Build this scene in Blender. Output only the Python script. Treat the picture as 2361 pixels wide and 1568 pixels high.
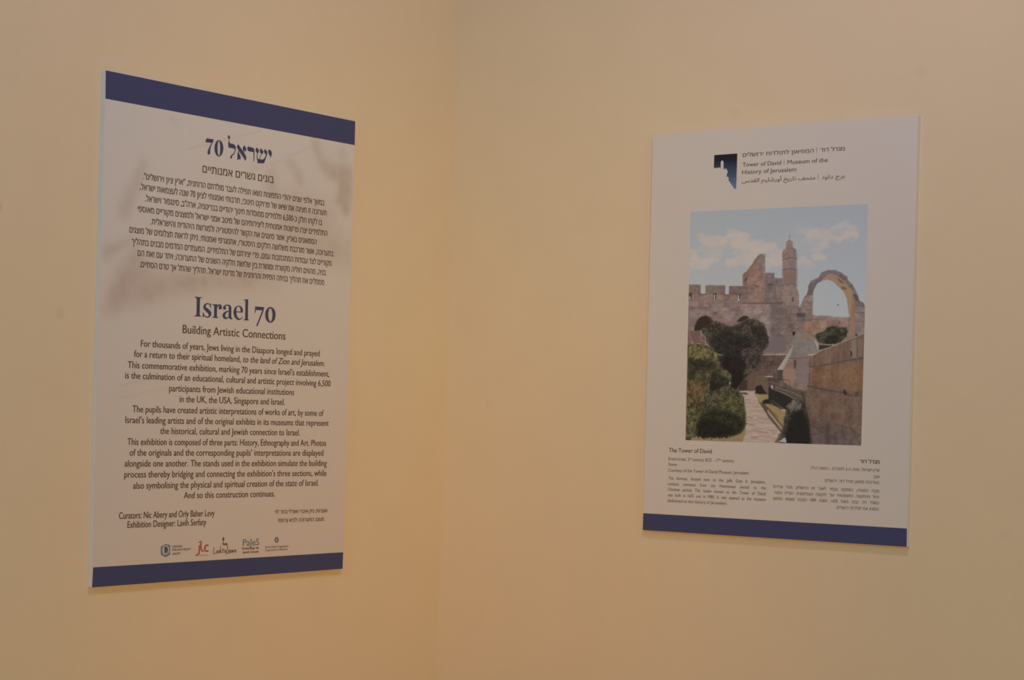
import bpy, math, random, re, mathutils.geometry
import numpy as np
from mathutils import Vector, Matrix

for o in list(bpy.data.objects): bpy.data.objects.remove(o)
scene = bpy.context.scene
C = scene.collection

# ------------------------------------------------------------------ camera
cam_d = bpy.data.cameras.new('camera'); cam = bpy.data.objects.new('camera', cam_d); C.objects.link(cam)
CR = Vector((0.80438094, 0.59349326, 0.02714889)); CU = Vector((0.00390925, -0.05098272, 0.99869188)); CF = Vector((-0.59410102, 0.80322258, 0.04332964))
m = Matrix((CR, CU, -CF)).transposed().to_4x4(); m.translation = Vector((2.571224, -3.244751, 1.55))
cam.matrix_world = m
cam_d.sensor_width = 36; cam_d.lens = 4536.661105*36/2361
cam_d.clip_start = 0.05; cam_d.clip_end = 50
scene.camera = cam

# ------------------------------------------------------------------ world, exposure, lights
w = bpy.data.worlds.new('world'); scene.world = w; w.use_nodes = True
w.node_tree.nodes['Background'].inputs[0].default_value = (0.6, 0.62, 0.65, 1)
w.node_tree.nodes['Background'].inputs[1].default_value = 0.0
vs = scene.view_settings
vs.view_transform = 'Standard'; vs.look = 'None'; vs.gamma = 1; vs.use_curve_mapping = False; vs.exposure = 0.0
try:
    scene.cycles.use_denoising = True
    scene.cycles.max_bounces = 6; scene.cycles.diffuse_bounces = 5
    scene.cycles.use_adaptive_sampling = True; scene.cycles.adaptive_threshold = 0.02
    scene.cycles.filter_width = 2.2
except Exception: pass

def area(name, loc, target, sx, sy, col, power):
    d = bpy.data.lights.new(name, 'AREA'); d.shape = 'RECTANGLE'; d.size = sx; d.size_y = sy
    d.color = col; d.energy = power
    o = bpy.data.objects.new(name, d); C.objects.link(o); o.location = loc
    o.rotation_euler = (Vector(target) - Vector(loc)).to_track_quat('-Z', 'Y').to_euler()
    return o
#@LIGHTS@
# a small warm ceiling spot near the corner throws the short shadows below the boards; the rest are added unseen fills, tinted to set the wall tones
area('ceiling_spot', (1.3, -1.0, 2.95), (.5, -.45, 1.4), 0.1, 0.1, (1.0, 0.681, 0.779), 20*.279)
area('rear_fill', (1.0, -5.6, 1.9), (0.6, -0.4, 1.7), 1.6, 1.5, (1.0, 0.777, 0.451), 40*.186)  # added warm fill from behind the camera
area('high_fill_left', (1.2, -3.6, 2.7), (0.6, -0.2, 1.9), 1.0, .5, (0.16, 0.647, 1.0), 30*.491)  # added bluish fill, cools the upper walls
area('high_fill_right', (3.6, -1.2, 2.7), (0, -.6, 1.9), 1.0, .5, (1.0, 0.88, 0.52), 30*.045)  # added faint fill from high on the right
area('side_fill', (4.9, -1.8, 1.9), (0, -1, 1.7), 1.6, 1.5, (0.959, 1.0, 0.754), 40*.379)  # added fill from the far right, towards the left wall
area('corner_fill', (1.3, -1.3, 2.6), (0, 0, 1.6), .3, .3, (1.0, 0.741, 0.225), 10*.041).data.spread = 1.0  # added narrow fill that lifts the dim wall corner
area('warm_low_fill', (1.3, -1.6, .8), (0, 0, 1.35), .3, .3, (1.0, 0.272, 0.002), 5*.072).data.spread = 1.0  # added orange fill for the warm glow low in the corner
area('low_fill', (1.6, -1.9, 0.6), (0.2, -0.2, 1.6), 0.5, 0.5, (1.0, 0.602, 0.251), 6*.846)  # added warm fill from below the boards
area('far_high_fill', (3.6, -4.2, 5.1), (3.6, -4.2, 0), 1.4, 1.4, (0.72, 1.0, 0.337), 40*.114)  # added greenish fill from overhead, away from the corner
area('blue_high_fill', (2.2, -2.4, 5.1), (1.0, -1.0, 1.5), 1.2, 1.2, (0.045, 0.114, 1.0), 100*.083)  # added blue fill from overhead, balances the warm tones
#@END@

# ------------------------------------------------------------------ materials
def mat(name, col, rough=0.6, spec=0.3, attr=None):
    mt = bpy.data.materials.new(name); mt.use_nodes = True
    nt = mt.node_tree; b = nt.nodes['Principled BSDF']
    b.inputs['Base Color'].default_value = (*col, 1); b.inputs['Roughness'].default_value = rough
    b.inputs['Specular IOR Level'].default_value = spec
    if attr:
        a = nt.nodes.new('ShaderNodeVertexColor'); a.layer_name = attr
        nt.links.new(a.outputs['Color'], b.inputs['Base Color'])
    return mt
def grain(mt, col, scale=300, amt=0.04, bump=0.0, bscale=None):
    """fine procedural mottling (and optional relief) around one base colour"""
    nt = mt.node_tree; b = nt.nodes['Principled BSDF']
    tc = nt.nodes.new('ShaderNodeTexCoord'); n = nt.nodes.new('ShaderNodeTexNoise')
    n.inputs['Scale'].default_value = scale; n.inputs['Detail'].default_value = 4
    nt.links.new(tc.outputs['Object'], n.inputs['Vector'])
    r = nt.nodes.new('ShaderNodeValToRGB')
    r.color_ramp.elements[0].position = .3; r.color_ramp.elements[1].position = .7
    r.color_ramp.elements[0].color = tuple(c*(1-amt) for c in col) + (1,)
    r.color_ramp.elements[1].color = tuple(min(1, c*(1+amt)) for c in col) + (1,)
    nt.links.new(n.outputs['Fac'], r.inputs['Fac']); nt.links.new(r.outputs['Color'], b.inputs['Base Color'])
    if bump:
        n2 = nt.nodes.new('ShaderNodeTexNoise'); n2.inputs['Scale'].default_value = bscale or scale; n2.inputs['Detail'].default_value = 3
        nt.links.new(tc.outputs['Object'], n2.inputs['Vector'])
        bp = nt.nodes.new('ShaderNodeBump'); bp.inputs['Strength'].default_value = bump; bp.inputs['Distance'].default_value = 0.002
        nt.links.new(n2.outputs['Fac'], bp.inputs['Height']); nt.links.new(bp.outputs['Normal'], b.inputs['Normal'])
    return r
PAPER = (0.72, 0.715, 0.70)
WALLC = (0.80, 0.694, 0.503)
def wall_material(name, marks):
    mt = mat(name, WALLC, 0.75, 0.15)
    r = grain(mt, WALLC, 9, 0.012, 0.12, 260)
    nt = mt.node_tree; b = nt.nodes['Principled BSDF']; last = r.outputs['Color']
    geo = nt.nodes.new('ShaderNodeNewGeometry')
    for (p, rad, a) in marks:                       # faint round darker spots in the wall colour
        d = nt.nodes.new('ShaderNodeVectorMath'); d.operation = 'DISTANCE'; d.inputs[1].default_value = p
        nt.links.new(geo.outputs['Position'], d.inputs[0])
        mr = nt.nodes.new('ShaderNodeMapRange'); mr.interpolation_type = 'SMOOTHSTEP'
        mr.inputs['From Min'].default_value = rad*.3; mr.inputs['From Max'].default_value = rad
        mr.inputs['To Min'].default_value = a; mr.inputs['To Max'].default_value = 0
        nt.links.new(d.outputs['Value'], mr.inputs['Value'])
        mx = nt.nodes.new('ShaderNodeMix'); mx.data_type = 'RGBA'
        nt.links.new(mr.outputs['Result'], mx.inputs[0]); nt.links.new(last, mx.inputs[6]); mx.inputs[7].default_value = (0.22, 0.19, 0.13, 1)
        last = mx.outputs[2]
    nt.links.new(last, b.inputs['Base Color'])
    return mt
M = {}
M['wall_left'] = wall_material('cream_wall_paint', [((0, -1.184, 1.882), .014, .22), ((0, -1.045, 1.716), .014, .09)])
M['wall_right'] = wall_material('cream_wall_paint_right', [((1.068, 0, 2.205), .018, .05), ((.685, 0, 2.155), .014, .05), ((.115, 0, 1.592), .014, .04), ((1.24, 0, 1.385), .014, .05)])
M['ceiling'] = mat('white_ceiling_paint', (0.8, 0.78, 0.74), 0.8, 0.1); grain(M['ceiling'], (0.8, 0.78, 0.74), 30, .02)
def floor_material():
    mt = mat('warm_wooden_floor', (0.42, 0.2, 0.08), 0.4, 0.3); nt = mt.node_tree; b = nt.nodes['Principled BSDF']
    tc = nt.nodes.new('ShaderNodeTexCoord'); mp = nt.nodes.new('ShaderNodeMapping'); mp.inputs['Scale'].default_value = (1.2, 9, 1)
    n = nt.nodes.new('ShaderNodeTexNoise'); n.inputs['Scale'].default_value = 4; n.inputs['Detail'].default_value = 6
    r = nt.nodes.new('ShaderNodeValToRGB'); r.color_ramp.elements[0].color = (0.40, 0.19, 0.07, 1); r.color_ramp.elements[1].color = (0.62, 0.34, 0.15, 1)
    nt.links.new(tc.outputs['Object'], mp.inputs['Vector']); nt.links.new(mp.outputs['Vector'], n.inputs['Vector'])
    nt.links.new(n.outputs['Fac'], r.inputs['Fac']); nt.links.new(r.outputs['Color'], b.inputs['Base Color'])
    return mt
M['floor'] = floor_material()
M['foam'] = mat('white_foam_board', (0.84, 0.85, 0.85), 0.55, 0.3); grain(M['foam'], (0.84, 0.85, 0.85), 400, .03)
M['paper'] = mat('printed_paper', PAPER, 0.5, 0.3); grain(M['paper'], PAPER, 500, .015)
def ink(name, col, amt=.05):
    mt = mat(name, col, 0.5, 0.3); grain(mt, col, 700, amt); return mt
M['blue'] = ink('navy_blue_ink', (0.058, 0.072, 0.195))
M['blue_title'] = ink('title_blue_ink', (0.066, 0.070, 0.165))
M['brown'] = ink('dark_brown_ink', (0.105, 0.062, 0.038))
M['grey'] = ink('grey_brown_ink', (0.20, 0.165, 0.145))
M['logo_grey'] = ink('logo_grey_ink', (0.22, 0.20, 0.21))
M['logo_blue'] = ink('logo_blue_ink', (0.17, 0.24, 0.32))
M['logo_dark'] = ink('logo_dark_ink', (0.11, 0.13, 0.19))
M['red'] = ink('red_ink', (0.50, 0.085, 0.05))
M['flame'] = ink('flame_brown_ink', (0.20, 0.07, 0.035))
M['emblem_grey'] = ink('museum_grey_ink', (0.175, 0.125, 0.108))
M['tint'] = mat('printed_background', PAPER, 0.5, 0.3, 'print')
M['photo'] = mat('printed_photograph', PAPER, 0.5, 0.3, 'print')
def emblem_material():
    mt = mat('museum_emblem_ink', (0, 0, .1), 0.5, 0.3); nt = mt.node_tree; b = nt.nodes['Principled BSDF']
    tc = nt.nodes.new('ShaderNodeTexCoord'); sp = nt.nodes.new('ShaderNodeSeparateXYZ'); r = nt.nodes.new('ShaderNodeValToRGB')
    nt.links.new(tc.outputs['Generated'], sp.inputs['Vector']); nt.links.new(sp.outputs['Z'], r.inputs['Fac'])
    e = r.color_ramp.elements; e[0].position = 0; e[0].color = (0.16, 0.29, 0.50, 1); e[1].position = .85; e[1].color = (0.012, 0.014, 0.03, 1)
    k = r.color_ramp.elements.new(.35); k.color = (0.07, 0.125, 0.25, 1)
    nt.links.new(r.outputs['Color'], b.inputs['Base Color']); return mt
M['emblem'] = emblem_material()

# ------------------------------------------------------------------ helpers
def link(name, verts, faces, material, parent=None):
    me = bpy.data.meshes.new(name); me.from_pydata(verts, [], faces); me.update()
    me.materials.append(material)
    o = bpy.data.objects.new(name, me); C.objects.link(o)
    if parent: o.parent = parent
    return o
def box(name, a, b, material, **kw):
    (x0, y0, z0), (x1, y1, z1) = a, b
    v = [(x0,y0,z0),(x1,y0,z0),(x1,y1,z0),(x0,y1,z0),(x0,y0,z1),(x1,y0,z1),(x1,y1,z1),(x0,y1,z1)]
    f = [(0,3,2,1),(4,5,6,7),(0,1,5,4),(1,2,6,5),(2,3,7,6),(3,0,4,7)]
    return link(name, v, f, material, **kw)
def structure(o, label=None):
    o['kind'] = 'structure'
    if label: o['label'] = label
    return o
T = 0.010                                   # board thickness; boards stand off the wall by their own depth
def pt(x, y, lift): return (x/1000, -T - lift, y/1000)

# ------------------------------------------------------------------ room shell
structure(box('wall_left', (-.15, -6.0, 0), (0, .15, 5.2), M['wall_left']), 'cream painted wall on the left carrying the Israel 70 panel')
structure(box('wall_right', (0, 0, 0), (5.2, .15, 5.2), M['wall_right']), 'cream painted wall on the right carrying the tower photograph panel')
structure(box('wall_rear', (0, -6.0, 0), (5.2, -5.85, 5.2), M['wall_right']), 'cream painted wall behind the viewer')
structure(box('wall_far_right', (5.2, -6.0, 0), (5.35, .15, 5.2), M['wall_right']), 'cream painted end wall of the room')
structure(box('floor', (-.15, -6.0, -.1), (5.35, .15, 0), M['floor']), 'warm brown wooden floor')
structure(box('ceiling', (-.15, -6.0, 5.2), (5.35, .15, 5.3), M['ceiling']), 'white painted ceiling')

# printed artwork, measured in millimetres on each board (x from its centre line, y up from its lower edge)
QUAD={"L":[[-328.62,880.75],[321.31,884.53],[324.61,2.22],[-317.3,-2.22]],"R":[[-277.8,769.65],[281.83,769.49],[274.97,-0.18],[-279.0,0.18]],"L_top":[[-328.62,880.75],[321.31,884.53],[321.94,837.23],[-326.9,832.23]],"L_bot":[[-316.41,31.65],[324.9,34.5],[324.61,2.22],[-317.3,-2.22]],"R_bot":[[-278.94,32.66],[274.91,32.31],[274.97,-0.18],[-279.0,0.18]],"photo":[[-187.55,615.68],[186.86,614.04],[182.48,176.61],[-187.39,176.65]]}
LINES={
"hebrew_subtitle":[
  [[-91.5,733.6,94.8,735.4],12.4,"בונים גשרים אמנותיים","h"]],
"hebrew_paragraph":[
  [[-235.1,704.4,238.0,708.3],9.6,"במשך אלפי שנים יהודי התפוצות נשאו תפילה לעבר מולדתם הרוחנית, \"ארץ ציון וירושלים\".","h"],
  [[-240.9,685.3,245.3,689.4],9.6,"תערוכה זו מציגה את שיאו של פרויקט חינוכי, תרבותי ואמנותי לציון 70 שנה לעצמאות ישראל,","h"],
  [[-228.1,666.2,232.9,669.6],9.6,"בו לקחו חלק כ-6,500 תלמידים ממוסדות חינוך יהודיים בבריטניה, ארה\"ב, סינגפור וישראל.","h"],
  [[-244.0,646.5,249.4,650.1],9.6,"התלמידים יצרו פרשנות אמנותית ליצירותיהם של מיטב אמני ישראל ולמוצגים מקוריים מאוספי","h"],
  [[-212.7,627.5,219.1,630.6],9.6,"המוזאונים בארץ, אשר מיצגים את הקשר להיסטוריה ולמורשת היהודית והישראלית.","h"],
  [[-261.5,608.4,269.0,611.8],9.6,"בתערוכה, אשר מורכבת משלושה חלקים: היסטורי, אתנוגרפי ואמנותי, ניתן לראות תצלומים של מוצגים","h"],
  [[-255.7,588.3,263.7,592.6],9.6,"מקוריים לצד עבודות המתכתבות עמם, פרי יצירתם של התלמידים. המעמדים המדמים מבנים בתהליך","h"],
  [[-240.8,569.6,248.8,573.2],9.6,"בניה, מהווים חוליה מקשרת ומגשרת בין שלושת חלקיה השונים של התערוכה; ויחד עם זאת הם","h"],
  [[-235.0,550.4,244.2,553.9],9.6,"מסמלים את תהליך בניתה הפיזית והרוחנית של מדינת ישראל. תהליך שהחל אך טרם הסתיים.","h"]],
"english_subtitle":[
  [[-126.9,440.8,140.4,442.5],14.84,"Building Artistic Connections","o"]],
"english_paragraph":[
  [[-225.8,411.8,238.1,415.2],11.7,"For thousands of years, Jews living in the Diaspora longed and prayed","o"],
  [[-240.9,393.1,253.3,396.7],11.7,"for a return to their spiritual homeland, to the land of Zion and Jerusalem.","o",{"it":7}],
  [[-254.4,373.5,267.6,376.8],11.7,"This commemorative exhibition, marking 70 years since Israel’s establishment,","o"],
  [[-259.5,355.1,272.3,358.0],11.7,"is the culmination of an educational, cultural and artistic project involving 6,500","o"],
  [[-154.9,335.9,169.1,338.3],11.7,"participants from Jewish educational institutions","o"],
  [[-128.5,317.4,144.3,319.0],11.7,"in the UK, the USA, Singapore and Israel.","o"],
  [[-240.1,297.1,254.8,300.2],11.7,"The pupils have created artistic interpretations of works of art, by some of","o"],
  [[-255.4,278.0,270.4,281.3],11.7,"Israel’s leading artists and of the original exhibits in its museums that represent","o"],
  [[-172.9,260.0,189.2,261.7],11.7,"the historical, cultural and Jewish connection to Israel.","o"],
  [[-249.1,240.1,264.6,242.4],11.7,"This exhibition is composed of three parts: History, Ethnography and Art. Photos","o"],
  [[-242.8,221.5,257.6,223.3],11.7,"of the originals and the corresponding pupils’ interpretations are displayed","o"],
  [[-253.6,202.6,268.4,203.5],11.7,"alongside one another. The stands used in the exhibition simulate the building","o"],
  [[-253.3,183.6,268.4,184.3],11.7,"process thereby bridging and connecting the exhibition’s three sections, while","o"],
  [[-232.2,164.1,246.8,165.6],11.7,"also symbolising the physical and spiritual creation of the state of Israel.","o"],
  [[-110.2,145.7,125.1,146.1],11.7,"And so this construction continues.","o"]],
"curator_credit":[
  [[-262.1,112.5,-32.0,112.8],11.47,"Curators: Nic Abery and Orly Baher Levy","o"],
  [[-242.0,96.7,-52.3,96.8],11.47,"Exhibition Designer: Lavih Serfaty","o"]],
"hebrew_credit":[
  [[127.8,113.7,274.3,113.5],6.4,"אוצרות: ניק איברי ואורלי בחר לוי","h"],
  [[136.3,97.5,265.1,97.3],6.38,"מעצב התערוכה: לביא צרפתי","h"]],
"l_genesis":[
  [[-134.4,58.8,-110.1,59.0],3.78,"GENESIS","b"],
  [[-134.1,53.1,-88.4,53.0],3.78,"PHILANTHROPY","b"],
  [[-133.8,46.1,-114.5,46.3],3.78,"GROUP","b"]],
"l_pajes_big":[
  [[43.9,55.9,87.3,56.2],12.57,"PaJeS","b"]],
"l_pajes_small":[
  [[42.8,49.2,87.1,49.4],4.27,"Partnerships for","b"],
  [[44.3,42.4,86.2,42.5],4.27,"Jewish Schools","b"]],
"l_wzo":[
  [[103.0,49.9,167.1,50.2],3.78,"World Zionist Organization","n"],
  [[104.6,44.2,165.2,44.7],3.78,"Department of Education","n"]],
"r_he":[
  [[-75.5,715.5,74.7,714.8],6.63,"המוזיאון לתולדות ירושלים","hb"],
  [[88.2,714.9,138.1,714.6],6.63,"מגדל דוד","hb"]],
"r_en":[
  [[-75.4,696.8,7.0,696.0],7.74,"Tower of David","b"],
  [[20.5,696.1,104.0,695.6],7.74,"Museum of the","b"],
  [[-76.0,682.6,39.2,681.9],7.74,"History of Jerusalem","b"]],
"r_ar":[
  [[-75.6,666.6,79.1,664.7],7.35,"ﺱﺪﻘﻟﺍ ﻢﻴﻠﺷﺭﻭﺃ ﺦﻳﺭﺎﺗ ﻒﺤﺘﻣ","a"],
  [[91.9,664.6,139.0,664.7],7.35,"ﺩﻭﺍﺩ ﺝﺮﺑ","a"]],
"caption_title":[
  [[-223.9,152.7,-128.5,153.1],8.13,"The Tower of David","o2"]],
"english_caption":[
  [[-224.3,137.1,-177.7,137.4],5.93,"Eretz-Israel, 2","os"],
  [[-177.4,140.3,-172.2,140.2],3.26,"nd","os"],
  [[-170.2,137.2,-112.3,137.6],5.93,"century BCE - 17","os"],
  [[-112.1,140.6,-107.7,140.5],3.26,"th","os"],
  [[-105.3,137.5,-79.6,137.8],5.93,"century","os"],
  [[-224.3,126.6,-205.2,126.8],5.93,"Stone","os"],
  [[-224.3,115.3,-47.3,116.0],5.93,"Courtesy of the Tower of David Museum, Jerusalem","os"],
  [[-223.6,100.1,-11.4,100.5],5.93,"The fortress, located next to the Jaffa Gate in Jerusalem,","os",{"j":1}],
  [[-224.4,89.1,-10.6,89.6],5.93,"contains remnants from the Hasmonean period to the","os",{"j":1}],
  [[-224.3,78.6,-10.4,78.8],5.93,"Ottoman period. The tower known as the Tower of David","os",{"j":1}],
  [[-224.1,67.6,-10.4,68.3],5.93,"was built in 1635 and in 1989, it was opened as the museum","os",{"j":1}],
  [[-224.3,56.9,-92.4,57.4],5.93,"dedicated to the history of Jerusalem.","os"]],
"hebrew_caption_title":[
  [[181.1,144.8,219.4,145.0],6.07,"מגדל דוד","hb"]],
"hebrew_caption":[
  [[82.7,130.4,219.5,130.8],4.78,"ארץ-ישראל, מאה ה-2 לפנה\"ס - המאה ה-17","hs"],
  [[208.6,119.4,219.6,119.4],4.78,"אבן","hs"],
  [[111.5,108.4,219.5,108.9],4.78,"באדיבות מוזאון מגדל דוד, ירושלים","hs"],
  [[5.7,93.2,219.5,93.6],4.78,"מבנה המצודה, הממוקם בצמוד לשער יפו בירושלים, מכיל שרידים","hs",{"j":1}],
  [[6.5,82.3,219.5,82.8],4.78,"החל מהתקופה החשמונאית ועד לתקופה העות'מאנית. הצריח המוכר","hs",{"j":1}],
  [[5.5,71.2,219.7,72.3],4.78,"כמגדל דוד, נבנה בשנת 1635. משנת 1989 המבנה משמש כמוזאון","hs",{"j":1}],
  [[136.3,60.6,219.7,61.3],4.78,"המציג את תולדות ירושלים","hs"]]}
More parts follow.
